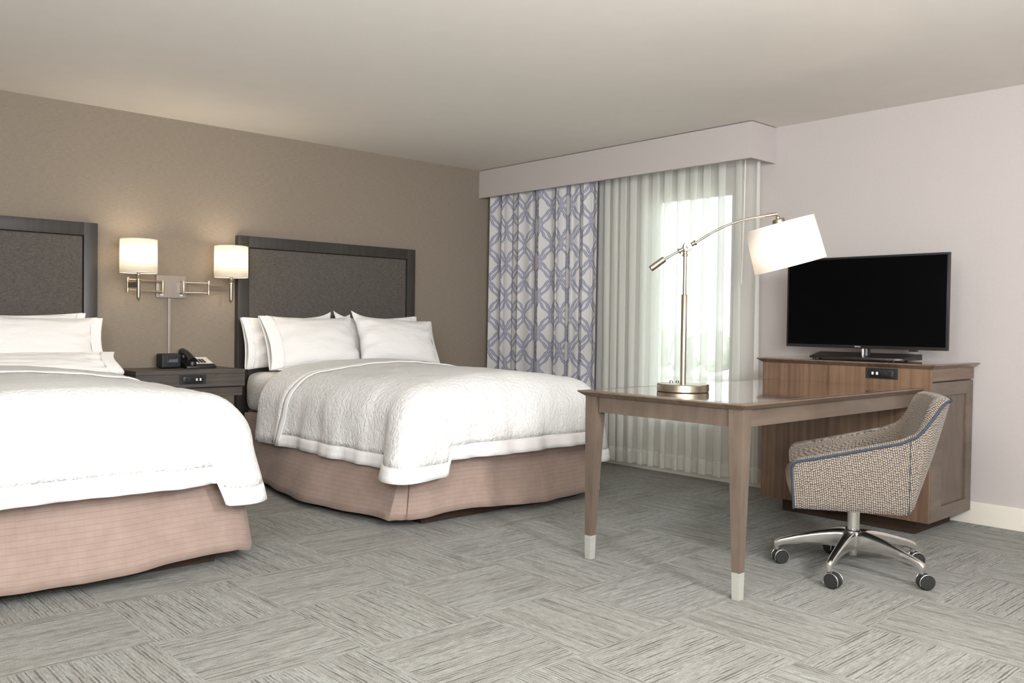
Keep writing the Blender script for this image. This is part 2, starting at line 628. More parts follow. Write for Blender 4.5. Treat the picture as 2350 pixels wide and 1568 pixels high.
bm = new_bm(); box(bm, -0.1, RX + 0.1, RY - 0.1, 0.12, -0.1, 0.0); structure(obj('floor', bm, 'carpet'))
bm = new_bm(); box(bm, -0.1, RX + 0.1, RY - 0.1, 0.12, H, H + 0.1); structure(obj('ceiling', bm, 'ceiling_paint'))
bm = new_bm(); box(bm, -0.1, 0.0, RY, 0.0, 0, H); structure(obj('wall_left', bm, 'wall_linen'))
bm = new_bm(); box(bm, RX, RX + 0.1, RY, 0.0, 0, H); structure(obj('wall_right', bm, 'wall_paint'))
bm = new_bm(); box(bm, -0.1, RX + 0.1, RY - 0.1, RY, 0, H); structure(obj('wall_front', bm, 'wall_paint'))
bm = new_bm()
WT = 0.12
box(bm, -0.1, WX0, 0, WT, 0, H)
box(bm, WX1, RX + 0.1, 0, WT, 0, H)
box(bm, WX0, WX1, 0, WT, 0, WZ0)
box(bm, WX0, WX1, 0, WT, WZ1, H)
bmesh.ops.remove_doubles(bm, verts=bm.verts, dist=1e-4)
structure(obj('wall_back', bm, 'wall_paint'))

bm = new_bm(); box(bm, 0.02, RX, -0.013, 0.0, 0, 0.127, 0.003); structure(obj('baseboard_back', bm, 'baseboard_paint'))
bm = new_bm(); box(bm, 0.0, 0.013, RY, -0.013, 0, 0.127, 0.003); structure(obj('baseboard_left', bm, 'baseboard_paint'))

# the window: frame, pane, sill
bm = new_bm()
fw = 0.028
box(bm, WX0, WX0 + fw, 0.05, 0.105, WZ0, WZ1, 0.003)
box(bm, WX1 - fw, WX1, 0.05, 0.105, WZ0, WZ1, 0.003)
box(bm, WX0, WX1, 0.05, 0.105, WZ1 - 0.085, WZ1, 0.003)
box(bm, WX0, WX1, 0.05, 0.105, WZ0, WZ0 + fw, 0.003)
win = structure(obj('window_1', bm, 'window_frame_paint'))
bm = new_bm(); box(bm, WX0 + 0.02, WX1 - 0.02, 0.072, 0.078, WZ0 + 0.02, WZ1 - 0.02)
obj('pane', bm, 'glass', win)
bm = new_bm(); box(bm, WX0 - 0.03, WX1 + 0.03, -0.03, 0.05, WZ0 - 0.025, WZ0, 0.004)
obj('sill', bm, 'baseboard_paint', win)

# outdoors, far below and bright
bm = new_bm(); box(bm, -120, 90, 3, 160, -6.2, -6.0)
structure(obj('ground_outside', bm, 'outside_grass'))
bm = new_bm(); box(bm, -120, 90, 18, 26, -6.0, -5.97)
structure(obj('road_outside', bm, 'outside_road'))
bm = new_bm()
for i in range(110):
    c0 = Vector((-130 + i * 1.5 + random.uniform(-.8, .8), 92 + random.uniform(-6, 6), -6 + random.uniform(3.4, 4.2)))
    r0 = random.uniform(1.7, 2.5)
    bmesh.ops.create_icosphere(bm, subdivisions=2, radius=r0, matrix=Matrix.Translation(c0))
for vv in bm.verts:
    vv.co += Vector((noise.noise(vv.co * 0.6), noise.noise(vv.co * 0.6 + Vector((9, 0, 0))), noise.noise(vv.co * 0.6 + Vector((0, 9, 0))))) * 0.9
o = obj('treeline_outside', bm, 'outside_leaves', smooth=180)
o['kind'] = 'structure'

# valance box over the window
bm = new_bm()
VL, VY, VZ = 2.76, -0.30, 2.218
plan = [(0.001, VY), (VL, VY), (VL, -0.001), (VL - 0.025, -0.001), (VL - 0.025, VY + 0.025), (0.001, VY + 0.025)]
lo_v = [bm.verts.new((px, py, VZ)) for px, py in plan]
hi_v = [bm.verts.new((px, py, H - 0.006)) for px, py in plan]
bm.faces.new(lo_v[::-1])
bm.faces.new(hi_v)
for i in range(6):
    j = (i + 1) % 6
    bm.faces.new([lo_v[i], lo_v[j], hi_v[j], hi_v[i]])
vt = thing('valance', (1.38, -0.15, VZ), 'long pale painted valance box above the curtains, touching the ceiling', 'valance')
obj('fascia', bm, 'wall_paint', vt)
bm = new_bm(); box(bm, 0.02, VL - 0.03, VY + 0.03, -0.002, 2.40, 2.415)
obj('top_board', bm, 'wall_paint', vt)


# ------------------------------------------------------------------ curtains
def folds(x0, x1, z0, z1, n, fn, nz=14):
    """points and uv of a hanging cloth; fn(t, h) -> (dx, dy), h 0 at the top, 1 at the hem."""
    rows, uvs = [], []
    for j in range(nz + 1):
        h = j / nz
        z = z1 + (z0 - z1) * h
        r = []
        for i in range(n + 1):
            t = i / n
            dx, dy = fn(t, h)
            r.append((x0 + (x1 - x0) * t + dx, dy, z))
        rows.append(r)
    s = [0.0]
    mid = rows[0]
    for a, b in zip(mid, mid[1:]):
        s.append(s[-1] + math.hypot(a[0] - b[0], a[1] - b[1]))
    for r in rows:
        uvs.append([(s[i], r[i][2]) for i in range(n + 1)])
    return rows, uvs


def patterned(t, h):
    ph = 2 * PI * (7.2 * t + 0.35 * math.sin(6.5 * t + 0.5) + 0.03 * h * math.sin(9 * t))
    amp = (0.032 + 0.012 * math.sin(13 * t + 1)) * (0.85 + 0.3 * h)
    flat = min(1.0, max(0.0, (1 - t) / 0.15))
    amp *= 0.15 + 0.85 * flat
    dy = -0.19 + amp * math.cos(ph) + 0.010 * flat * math.sin(2.7 * ph)
    dx = -0.016 * math.sin(2 * ph) * flat + 0.006 * h * math.sin(17 * t)
    return dx - 0.012 * h * (1 - t) * 0.5, dy


rows, uvs = folds(0.022, 1.318, 0.02, 2.39, 300, patterned, 12)
bm = new_bm(); sheet(bm, rows, uvs)
tag(obj('patterned_curtain', bm, 'print', smooth=180, solid=0.002), 'off white drape with blue grey ogee lattice print, gathered in the corner', 'curtain')


def sheer_fn(t, h):
    # tight gathers at the left, wide overlapping pleats over the window
    n1 = 10.6 * t - 2.6 * (1 - t) ** 3 + 0.12 * math.sin(9 * t + 0.4)
    ph = 2 * PI * n1
    lean = 0.012 * math.sin(7 * t + 1.3) * h + 0.004 * math.sin(23 * t) * h
    b = (0.068 + 0.010 * math.sin(5.3 * t + 2 * h)) * 10.6 / (10.6 + 7.8 * (1 - t) ** 2)
    ends = min(1.0, t / 0.04, (1 - t) / 0.04)
    dx = b * math.sin(ph) * ends + lean
    dy = -0.105 + (0.016 + 0.010 * h) * math.cos(ph) + 0.004 * math.sin(2.3 * ph + 3 * h)
    return dx, dy


rows, uvs = folds(1.265, 2.705, 0.05, 2.39, 420, sheer_fn, 26)
cut = 25
sh = thing('sheer_curtain', (2.0, -0.105, 0.05), 'white sheer voile curtain hanging in pleats across the window', 'curtain')
bm = new_bm(); sheet(bm, rows[:cut + 1], uvs[:cut + 1])
obj('voile', bm, 'sheer', sh, smooth=180)
bm = new_bm()
hz = rows[cut:]
sheet(bm, [[(x, y, z + (0.02 if j == 0 else 0)) for x, y, z in r] for j, r in enumerate(hz)], uvs[cut:])
obj('hem', bm, 'sheer_hem', sh, smooth=180)
bm = new_bm()
tube(bm, [(2.63, -0.165, 2.39), (2.628, -0.168, 1.9), (2.618, -0.172, 1.40)], 0.0045, 10)
tag(obj('curtain_wand', bm, 'baseboard_paint', smooth=40), 'thin cream draw wand hanging at the end of the sheer curtain', 'wand')


# ------------------------------------------------------------------ headboards
def headboard(y0, y1, label):
    t = thing('headboard', (0.03, (y0 + y1) / 2, 0), label, 'headboard', 'framed fabric headboards on the wall')
    zt, zb, f = 1.709, 0.62, 0.082
    bm = new_bm()
    # one moulded frame: two stiles to the floor, a top and a lower rail, mitred look
    box(bm, 0.002, 0.055, y0, y0 + f, 0.0, zt, 0.002)
    box(bm, 0.002, 0.055, y1 - f, y1, 0.0, zt, 0.002)
    box(bm, 0.002, 0.0545, y0 + f - 0.002, y1 - f + 0.002, zt - f, zt, 0.002)
    box(bm, 0.002, 0.0545, y0 + f - 0.002, y1 - f + 0.002, zb - f, zb, 0.002)
    bmesh.ops.remove_doubles(bm, verts=bm.verts, dist=1e-5)
    obj('frame', bm, 'headboard_wood', t, smooth=40)
    bm = new_bm(); box(bm, 0.004, 0.047, y0 + f + 0.004, y1 - f - 0.004, zb + 0.003, zt - f - 0.004, 0.008, 3)
    obj('panel', bm, 'headboard_fabric', t, smooth=40)
    return t


headboard(-2.571, -1.026, 'dark framed grey fabric headboard of the bed by the curtains')
headboard(-5.057, -3.513, 'dark framed grey fabric headboard cut off by the picture edge, near bed')


# ------------------------------------------------------------------ beds
def nz3(p, s, seed=0.0):
    return noise.noise(Vector(p) * s + Vector((seed, seed * 1.7, -seed)))


def bed(cy, label, sk):
    hw, xe = 0.70, 2.13
    t = thing('bed', (1.1, cy, 0), label, 'bed', 'double beds')
    bm = new_bm(); box(bm, 0.10, 2.10, cy - 0.615, cy + 0.615, 0.0, 0.15, 0.004)
    obj('plinth', bm, 'plinth_wood', t)
    bm = new_bm(); box(bm, 0.07, xe - 0.02, cy - hw + 0.012, cy + hw - 0.012, 0.152, 0.452, 0.03, 3)
    obj('box_spring', bm, 'skirt', t, smooth=40)
    bm = new_bm(); box(bm, 0.07, xe, cy - hw, cy + hw, 0.456, 0.742, 0.10, 6)
    bmesh.ops.subdivide_edges(bm, edges=[e for e in bm.edges if e.calc_length() > 0.5], cuts=24, use_grid_fill=True)
    for vv in bm.verts:
        vv.co.z += 0.006 * nz3(vv.co, 9, 3)
        if vv.co.z > 0.6:
            q_ = max(0.0, min(1.0, (vv.co.x - 0.42) / 0.25))
            vv.co.z -= 0.040 * q_ * q_ * (3 - 2 * q_)
        if abs(vv.co.y - cy) > 0.6:
            vv.co.y += 0.008 * nz3((vv.co.x * 3, 0, vv.co.z), 6, 5)
    obj('mattress', bm, 'cotton', t, smooth=60)
    # bed skirt: a hanging strip round three sides with an inverted pleat at each foot corner
    top, bot, uvx = [], [], []
    s = 0.0
    def add(px, py, qx, qy, zb=0.05):
        nonlocal s
        if top:
            s += math.hypot(qx - bot[-1][0], qy - bot[-1][1])
        top.append((px, py, 0.455)); bot.append((qx, qy, zb)); uvx.append(s)
    L, R = cy - hw, cy + hw
    n = 34
    for i in range(n + 1):
        f = i / n
        x = 0.12 + (xe - 0.02 - 0.12) * f
        fl = 0.05 + sk['side'] * math.sin(min(1.0, f * 1.05) * PI * 0.78) ** 1.5
        rip = 0.008 * math.sin(31 * f + 2) + 0.010 * math.sin(13 * f)
        add(x, L - 0.004, x + 0.0, L - fl - rip, 0.05 - 0.012 * math.sin(f * PI))
    cxn, cyn = xe - 0.02, L - 0.004
    for px, py, qx, qy in ((0.004, -0.002, 0.006, -0.095), (0.008, 0.0, 0.030, -0.075), (0.012, 0.004, 0.035, -0.050),
                           (0.006, 0.012, -0.02, -0.052), (0.006, 0.02, -0.03, -0.040),
                           (0.012, 0.016, 0.045, -0.045), (0.016, 0.018, 0.058, -0.022)):
        add(cxn + px, cyn + py, cxn + qx, cyn + qy, 0.05)
    for i in range(1, n):
        f = i / n
        y = L + 0.02 + (R - L - 0.04) * f
        fl = 0.075 + sk['foot'] * math.sin(f * PI * 0.85 + 0.2) + 0.006 * math.sin(21 * f + 1)
        add(xe, y, xe - 0.02 + fl + 0.004 * math.sin(41 * f), y + (f - 0.5) * 0.06, 0.050 + 0.008 * math.sin(f * 7) + sk['lift'][1] * math.exp(-((f - sk['lift'][0]) / 0.22) ** 2))
    for px, py, qx, qy in ((0.016, -0.018, 0.10, 0.022), (0.012, -0.016, 0.07, 0.045), (0.006, -0.02, -0.01, 0.02), (0.006, -0.012, 0.0, 0.04),
                           (0.012, -0.004, 0.05, 0.05), (0.004, 0.002, 0.02, 0.075)):
        add(cxn + px, R + 0.004 + py, cxn + qx, R + 0.004 + qy, 0.05)
    for i in range(n + 1):
        f = 1 - i / n
        x = 0.12 + (xe - 0.02 - 0.12) * f
        fl = 0.045 + 0.05 * math.sin(min(1.0, f * 1.05) * PI * 0.8)
        add(x, R + 0.004, x, R + fl + 0.008 * math.sin(29 * f), 0.05)
    rows, uvs = [], []
    m = 10
    for j in range(m + 1):
        h = j / m
        b = h ** 0.85
        rows.append([tuple(a[q] + (c[q] - a[q]) * (b if q < 2 else h) for q in range(3)) for a, c in zip(top, bot)])
        uvs.append([(u_, 0.405 * (1 - h)) for u_ in uvx])
    bm = new_bm(); sheet(bm, rows, uvs)
    obj('bed_skirt', bm, 'skirt', t, smooth=50, solid=0.004)
    return t


def smooth01(q):
    q = max(0.0, min(1.0, q))
    return q * q * (3 - 2 * q)


class Drape:
    """a duvet lying on a mattress: a crowned top that rolls over the edges and hangs."""

    def __init__(self, cy, seed, zt=0.778, crown=0.045, side_out=0.0, foot_lift=0.0, lobes=((0.13, 0.56, 48, 27), (0.10, 0.56, 42, 27)), hems=(0.50, 0.445, 0.50)):
        self.cy, self.seed, self.zt, self.crown = cy, seed, zt, crown
        self.WY, self.XF, self.R = 0.548, 2.028, 0.24
        self.lobes, self.hems = lobes, hems
        self.side_out = side_out

    def top(self, x, y):
        q = (y - self.cy) / self.WY
        z = self.zt + self.crown * (1 - q * q) - 0.006 * max(0.0, (x - 1.3) / 0.8) ** 2 + 0.006 * math.exp(-((x - 0.6) / 0.35) ** 2)
        return z + 0.007 * nz3((x, y, 0), 4.2, self.seed) + 0.004 * nz3((x, y, 0), 11, self.seed + 3)

    def prof(self, d, R):
        if d < R * PI / 2:
            return R * math.sin(d / R), R * (1 - math.cos(d / R))
        L = d - R * PI / 2
        return R + 0.10 * L, R + 0.992 * L

    def edge(self, base, nrm, d, D, extra=0.0, s=0.0, amp=1.0, lift=0.0):
        """point d metres down the overhang from a point on the rim of the flat top."""
        R = self.R
        o, dn = self.prof(d, R)
        f = max(0.0, d / D)
        wav = amp * (f ** 1.6) * (0.012 * math.sin(9.0 * s + self.seed) + 0.008 * math.sin(21.0 * s + 2 * self.seed) + 0.004 * math.sin(47 * s))
        o += extra * f ** 1.35 + wav + lift
        t0 = self.top(base[0], base[1])
        z = t0 - dn - (t0 - self.zt) * f
        p = Vector((base[0] + nrm[0] * o, base[1] + nrm[1] * o, z + lift * (1 - f)))
        k_ = 0.010 * min(1.0, d / 0.12) * nz3(p, 7, self.seed + 8)
        return Vector((p.x + nrm[0] * k_, p.y + nrm[1] * k_, p.z))

    def stations(self, x0):
        """rim stations from the head on the left side round the foot to the head on the right:
        (base, normal, drop length, extra outward, arc position)"""
        cy, WY, XF = self.cy, self.WY, self.XF
        Dl, Df, Dr = self.hems
        st = []
        s = 0.0
        n1, nc, n2 = 46, 30, 44
        for i in range(n1):
            f = i / n1
            x = x0 + (XF - x0) * f
            tuck = -0.02 * math.exp(-((1 - f) / 0.08) ** 2)
            st.append(((x, cy - WY), (0, -1), Dl, tuck, x))
        A, dD, cen, wid = self.lobes[0]
        for i in range(nc + 1):
            a = i / nc * PI / 2
            deg = i / nc * 90
            w = math.exp(-((deg - cen) / wid) ** 2)
            pl = smooth01(deg / 14) * smooth01((90 - deg) / 7)
            D = Dl + (Df - Dl) * smooth01(i / nc) * (1 - pl) + (dD - Dl) * pl
            st.append(((XF, cy - WY), (math.sin(a), -math.cos(a)), D, A * w - 0.03 * (1 - w), XF + 0.3 * i / nc))
        for i in range(1, n2):
            f = i / n2
            y = cy - WY + 2 * WY * f
            st.append(((XF, y), (1, 0), Df, -0.02 * math.exp(-(f / 0.06) ** 2) - 0.02 * math.exp(-((1 - f) / 0.06) ** 2), XF + 0.3 + 2 * WY * f))
        A, dD, cen, wid = self.lobes[1]
        for i in range(nc + 1):
            a = PI / 2 - i / nc * PI / 2
            deg = i / nc * 90
            w = math.exp(-((deg - cen) / wid) ** 2)
            pl = smooth01(deg / 7) * smooth01((90 - deg) / 14)
            D = (Df + (Dr - Df) * smooth01(i / nc)) * (1 - pl) + dD * pl
            st.append(((XF, cy + WY), (math.sin(a), math.cos(a)), D, A * w - 0.03 * (1 - w), XF + 0.6 + 2 * WY + 0.3 * i / nc))
        for i in range(n1):
            f = 1 - (i + 1) / n1
            x = x0 + (XF - x0) * f
            st.append(((x, cy + WY), (0, 1), Dr, 0.0, 7 - x))
        return st


def duvet(cy, seed, label, x0, tx, **kw):
    d = Drape(cy, seed, **kw)
    t = thing('duvet', (1.3, cy, 0.75), label, 'duvet', 'white quilted duvets')
    st = d.stations(x0)
    HEM = 0.075
    nd = 16
    bm = new_bm()
    # flat part
    xs = [x0 + (d.XF - x0) * i / 46 for i in range(47)]
    ys = [cy - d.WY + 2 * d.WY * j / 44 for j in range(45)]
    sheet(bm, [[(x, y, d.top(x, y)) for y in ys] for x in xs])
    # overhang down to the seam of the border
    sheet(bm, [[d.edge(b, n_, (D - HEM) * j / nd, D, ex, s) for b, n_, D, ex, s in st] for j in range(nd + 1)])
    bmesh.ops.remove_doubles(bm, verts=bm.verts, dist=2e-4)
    bmesh.ops.dissolve_degenerate(bm, edges=bm.edges, dist=1e-5)
    obj('cover', bm, 'quilt', t, smooth=180, solid=0.014, offset=-1)
    bm = new_bm()
    sheet(bm, [[d.edge(b, n_, D - HEM + (HEM) * j / 3, D, ex, s, 1.0, 0.0035 if 0 < j else 0.001) for b, n_, D, ex, s in st] for j in range(4)])
    obj('border', bm, 'border', t, smooth=60, solid=0.008, offset=-1)
    # the turned-back edge lying across the head end
    x0t, x1t, x0b, x1b = tx
    rows = []
    cross = []
    Dl, _, Dr = d.hems
    for j in range(15):
        f = 1 - j / 14
        cross.append(('L', f))
    for j in range(31):
        cross.append(('T', j / 30))
    for j in range(15):
        cross.append(('R', j / 14))
    m = 9
    def pt(kind, f, w, lift):
        if kind == 'T':
            xa, xb = x0t, x1t
            x = xa + (xb - xa) * w
            y = cy - d.WY + 2 * d.WY * f
            return Vector((x + 0.01 * nz3((y, 0, 1), 6, seed), y, d.top(x, y) + lift))
        D = (Dl if kind == 'L' else Dr) - 0.012
        xa, xb = x0t + (x0b - x0t) * f, x1t + (x1b - x1t) * f
        x = xa + (xb - xa) * w
        sg = -1 if kind == 'L' else 1
        return d.edge((x, cy + sg * d.WY), (0, sg), D * f, D, 0.0, x if sg < 0 else 7 - x, 1.0, lift)
    for kind, f in cross:
        r = [pt(kind, f, 0.0, -0.004)]
        for i in range(m + 1):
            w = i / m
            r.append(pt(kind, f, 0.004 + w * 0.996, 0.014 + 0.004 * math.sin(PI * min(1, w * 1.6)) - 0.004 * w))
        rows.append(r)
    bm = new_bm(); sheet(bm, [r[:-1] for r in rows])
    tb = obj('turned_back_edge', bm, 'quilt', t, smooth=60, solid=0.012, offset=-1)
    bm = new_bm()
    sheet(bm, [[r[-2], (r[-2] + r[-1]) / 2 + Vector((0, 0, 0.002)), r[-1], r[-1] + (r[-1] - r[-2]) * 0.12 - Vector((0, 0, 0.005))] for r in rows])
    obj('white_binding', bm, 'border', tb, smooth=60, solid=0.005, offset=-1)
    return t


bed(-1.84, 'double bed with taupe skirt standing beside the patterned curtain', dict(side=0.15, foot=0.055, lift=(0.22, 0.018)))
bed(-4.24, 'double bed with taupe skirt nearest the camera, cut by the picture edge', dict(side=0.03, foot=0.085, lift=(0.80, 0.024)))
duvet(-1.84, 1.3, 'white quilted duvet with folded corner on the bed by the curtains', 0.56, (0.60, 0.98, 0.50, 0.86),
      lobes=((0.19, 0.635, 36, 27), (0.05, 0.675, 42, 27)), hems=(0.610, 0.550, 0.615))
duvet(-4.24, 4.1, 'bright white quilted duvet on the near bed, hanging over its foot', 0.62, (0.66, 1.02, 0.56, 0.90),
      lobes=((0.10, 0.64, 48, 27), (0.06, 0.628, 34, 30)), hems=(0.605, 0.528, 0.605))


# ------------------------------------------------------------------ pillows
def pillow(label, c, w, h, T, lean, yaw=0.0, roll=0.0, open_side=-1, seed=0.0, ear=(0, 0, 0, 0), hem=0.085, group='white bed pillows'):
    """a stuffed pillow; local axes: a along the bed width, b up the lean, n its thickness."""
    N = 34
    t = thing('pillow', c, label, 'pillow', group)
    R_ = Matrix.Rotation(yaw, 3, 'Z') @ Matrix.Rotation(-abs(lean), 3, 'Y') @ Matrix.Rotation(roll, 3, 'X')
    def P(a, b, n_):
        # local: x = thickness (towards the room), y = width, z = height
        return Vector(c) + R_ @ Vector((n_, a, b))
    def shape(u_, v_):
        ax = 1 - 0.075 * (1 - abs(v_) ** 1.6) * abs(u_) ** 2
        bx = 1 - 0.095 * (1 - abs(u_) ** 1.8) * abs(v_) ** 2
        a, b = w / 2 * u_ * ax, h / 2 * v_ * bx
        # pulled-out corners
        kx = (abs(u_) ** 6) * (abs(v_) ** 6)
        e = ear[(0 if u_ < 0 else 1) + (0 if v_ > 0 else 2)]
        b += kx * e * (1 if v_ > 0 else -1)
        a += kx * e * 0.25 * (1 if u_ > 0 else -1)
        th = T / 2 * (max(0.0, (1 - abs(u_) ** 2.6)) * max(0.0, (1 - abs(v_) ** 2.4))) ** 0.5
        th *= 1.0 - 0.18 * v_
        wr = 0.008 * nz3((u_ * 1.2, v_ * 2.2, 0), 2.4, seed) + 0.006 * nz3((u_ * 2 + v_ * 2, v_ * 1.0, 0), 3.1, seed + 2) * (abs(u_) ** 1.5)
        crease = 0.010 * math.sin(10 * (v_ - 0.5 * u_) + seed * 3) * math.exp(-((abs(u_) - 0.85) / 0.22) ** 2) * (1 - abs(v_) ** 4)
        return a, b, max(0.004, th) , (wr + crease) * (1 if th > 0.004 else 0.4)
    bm = new_bm()
    fr, bk = [], []
    for i in range(N + 1):
        rf, rb = [], []
        for j in range(N + 1):
            u_, v_ = math.sin((i / N * 2 - 1) * PI / 2 * 0.999), math.sin((j / N * 2 - 1) * PI / 2 * 0.999)
            a, b, th, wr = shape(u_, v_)
            rf.append(P(a, b, th + wr)); rb.append(P(a, b, -th * 0.8 + wr * 0.4))
        fr.append(rf); bk.append(rb)
    sheet(bm, fr); sheet(bm, bk)
    bmesh.ops.remove_doubles(bm, verts=bm.verts, dist=0.0006)
    # stitch the rims
    ring = [(i, 0) for i in range(N)] + [(N, j) for j in range(N)] + [(i, N) for i in range(N, 0, -1)] + [(0, j) for j in range(N, 0, -1)]
    sheet(bm, [[fr[i][j] for i, j in ring], [bk[i][j] for i, j in ring]], closed=True)
    bmesh.ops.remove_doubles(bm, verts=bm.verts, dist=0.0006)
    obj('stuffed_case', bm, 'cotton', t, smooth=180)
    # open hem of the pillowcase: a flat tube beyond the stuffing
    if open_side:
        rows = []
        for q in range(7):
            f = q / 6
            loop = []
            M_ = 40
            for j in range(M_):
                ang = 2 * PI * j / M_
                v_ = math.cos(ang) * (0.985 - 0.02 * (1 - f))
                a, b, th, wr = shape(open_side * (0.90 + 0.09 * min(1, f * 3)), v_)
                a0 = shape(open_side * 0.90, v_)[0]
                a = a0 + open_side * hem * f * (0.92 + 0.12 * v_ * v_)
                th0 = shape(open_side * 0.90, v_)[2]
                op = 0.019 * math.sqrt(max(0.0, 1 - v_ * v_)) * (1 - 0.55 * v_)
                thick = th0 * (1 - f) ** 1.2 + op * f + 0.004
                loop.append(P(a, b, math.copysign(thick, math.sin(ang)) * (1 if abs(math.sin(ang)) > 0.01 else 0.2) + 0.004 * nz3((a * 5, b * 5, f), 3, seed)))
            rows.append(loop)
        bm = new_bm(); sheet(bm, rows, closed=True)
        obj('pillowcase_hem', bm, 'border', t, smooth=60, solid=0.003)
    return t


R = math.radians
G2, G1 = 'pillows on the bed by the curtains', 'pillows on the near bed'
pillow('plump white pillow leaning back behind the open-ended pillow on the far bed', (0.200, -2.235, 0.955), 0.70, 0.37, 0.15, R(10), 0, R(1.8), -1, 1.0, (0.0, 0.03, 0, 0), 0.05, G2)
pillow('white pillow at the back by the curtain side, its pointed corner sticking up', (0.195, -1.47, 0.962), 0.74, 0.375, 0.14, R(10), 0, R(1.5), 1, 2.2, (0.05, 0.0, 0, 0), 0.05, G2)
pillow('front white pillow with open pillowcase end facing the nightstand, far bed', (0.40, -2.145, 0.950), 0.69, 0.415, 0.20, R(26), R(2), R(-0.5), -1, 3.7, (0.0, 0.03, 0, 0), 0.09, G2)
pillow('front white pillow leaning tilted beside the curtain on the far bed', (0.375, -1.425, 0.955), 0.70, 0.40, 0.20, R(25), R(-2), R(-3.5), 1, 5.1, (0.035, 0.0, 0, 0), 0.04, G2)
pillow('white pillow furthest back against the near bed headboard, mostly hidden', (0.140, -3.975, 0.948), 0.72, 0.37, 0.12, R(8), 0, R(1), 1, 6.3, (0, 0.0, 0, 0), 0.05, G1)
pillow('white pillow in the middle of the near bed stack, corner drooping', (0.295, -3.965, 0.945), 0.78, 0.36, 0.17, R(20), 0, R(-1), 1, 7.7, (0, 0.0, 0, 0), 0.07, G1)
pillow('lowest white pillow lying in front on the near bed with hemmed end', (0.492, -3.965, 0.840), 0.80, 0.21, 0.088, R(56), 0, R(0), 1, 8.9, (0, 0, 0, 0), 0.08, G1)


# ------------------------------------------------------------------ nightstand and what stands on it
NY0, NY1, NX, NZ = -3.406, -2.694, 0.438, 0.78
ns = thing('nightstand', (0.22, -3.05, 0), 'dark grey wooden nightstand between the two beds', 'nightstand')
bm = new_bm(); box(bm, 0.016, NX, NY0, NY1, NZ - 0.026, NZ, 0.002)
obj('top', bm, 'night_wood', ns)
bm = new_bm(); box(bm, 0.02, NX - 0.004, NY0 + 0.001, NY1 - 0.001, 0.668, NZ - 0.027, 0.001)
obj('upper_case', bm, 'night_wood', ns)
bm = new_bm(); box(bm, 0.02, NX - 0.03, NY0 + 0.02, NY1 - 0.02, 0.618, 0.667)
obj('drawer_box', bm, 'dark_gap', ns)
bm = new_bm(); box(bm, NX - 0.024, NX - 0.004, NY0 + 0.018, NY1 - 0.018, 0.606, 0.662, 0.0015)
obj('drawer_front', bm, 'night_wood', ns)
for yy in (NY0 + 0.06, NY1 - 0.06):
    bm = new_bm(); box(bm, 0.03, 0.16, yy - 0.02, yy + 0.02, 0.0, 0.617, 0.002)
    obj('leg', bm, 'night_wood', ns)
bm = new_bm(); box(bm, 0.02, 0.034, NY0 + 0.08, NY1 - 0.08, 0.10, 0.617)
obj('back_panel', bm, 'night_wood', ns)


def outlet_strip(parent, P, w, h, usb_left):
    """P(a, b, n) -> world point; a along the strip, b up, n outward."""
    def slab(a0, a1, b0, b1, n0, n1, bev):
        bm = new_bm()
        box(bm, a0, a1, b0, b1, n0, n1, bev)
        for vv in bm.verts:
            vv.co = P(*vv.co)
        return bm
    st = obj('outlet_strip', slab(-w / 2, w / 2, -h / 2, h / 2, 0, 0.006, 0.002), 'soft_black_plastic', parent)
    bm = new_bm()
    ring = []
    for i in range(40):
        a = 2 * PI * i / 40
        ring.append((w * 0.39 * math.copysign(abs(math.cos(a)) ** 0.35, math.cos(a)), h * 0.40 * math.copysign(abs(math.sin(a)) ** 0.35, math.sin(a))))
    sheet(bm, [[P(a, b, 0.005) for a, b in ring], [P(a * 0.99, b * 0.98, 0.012) for a, b in ring], [P(a * 0.94, b * 0.9, 0.0135) for a, b in ring]], closed=True)
    bm.faces.new([bm.verts.new(P(a * 0.94, b * 0.9, 0.0135)) for a, b in ring])
    bmesh.ops.remove_doubles(bm, verts=bm.verts, dist=1e-5)
    obj('raised_face', bm, 'black_plastic', st, smooth=40)
    sg = -1 if usb_left else 1
    for q in (0.12, 0.26):
        x0 = sg * w * q
        obj('usb_port', slab(x0 - w * 0.032, x0 + w * 0.032, -h * 0.13, h * 0.13, 0.0132, 0.0146, 0.0004), 'white_plastic', st)
    for q in (0.06, 0.25):
        x0 = -sg * w * q
        obj('power_socket', slab(x0 - w * 0.05, x0 + w * 0.05, -h * 0.17, h * 0.17, 0.0132, 0.0142, 0.0004), 'dark_gap', st)
    for sx in (-1, 1):
        obj('screw', slab(sx * w * 0.45 - 0.003, sx * w * 0.45 + 0.003, -0.003, 0.003, 0.006, 0.0072, 0.0005), 'dark_gap', st)
    return st


outlet_strip(ns, lambda a, b, n_: Vector((NX - 0.004 + n_, -3.049 + a, 0.720 + b)), 0.172, 0.060, False)

# alarm clock
t = thing('alarm_clock', (0.14, -3.09, NZ), 'small boxy black alarm clock on the nightstand beside the telephone', 'clock')
bm = new_bm(); box(bm, 0.085, 0.185, -3.155, -3.025, NZ + 0.003, NZ + 0.098, 0.014, 4)
obj('case', bm, 'soft_black_plastic', t, smooth=40)
bm = new_bm(); box(bm, 0.183, 0.1885, -3.118, -3.045, NZ + 0.036, NZ + 0.080, 0.002)
obj('display_recess', bm, 'black_plastic', t)
bm = new_bm()
pts = [(0.1895, -3.114, NZ + 0.040), (0.1895, -3.049, NZ + 0.040), (0.1895, -3.049, NZ + 0.066), (0.1895, -3.080, NZ + 0.059), (0.1895, -3.105, NZ + 0.062)]
f1 = [bm.verts.new(p) for p in pts]
f2 = [bm.verts.new((p[0] - 0.002, p[1], p[2])) for p in pts]
bm.faces.new(f1); bm.faces.new(f2[::-1])
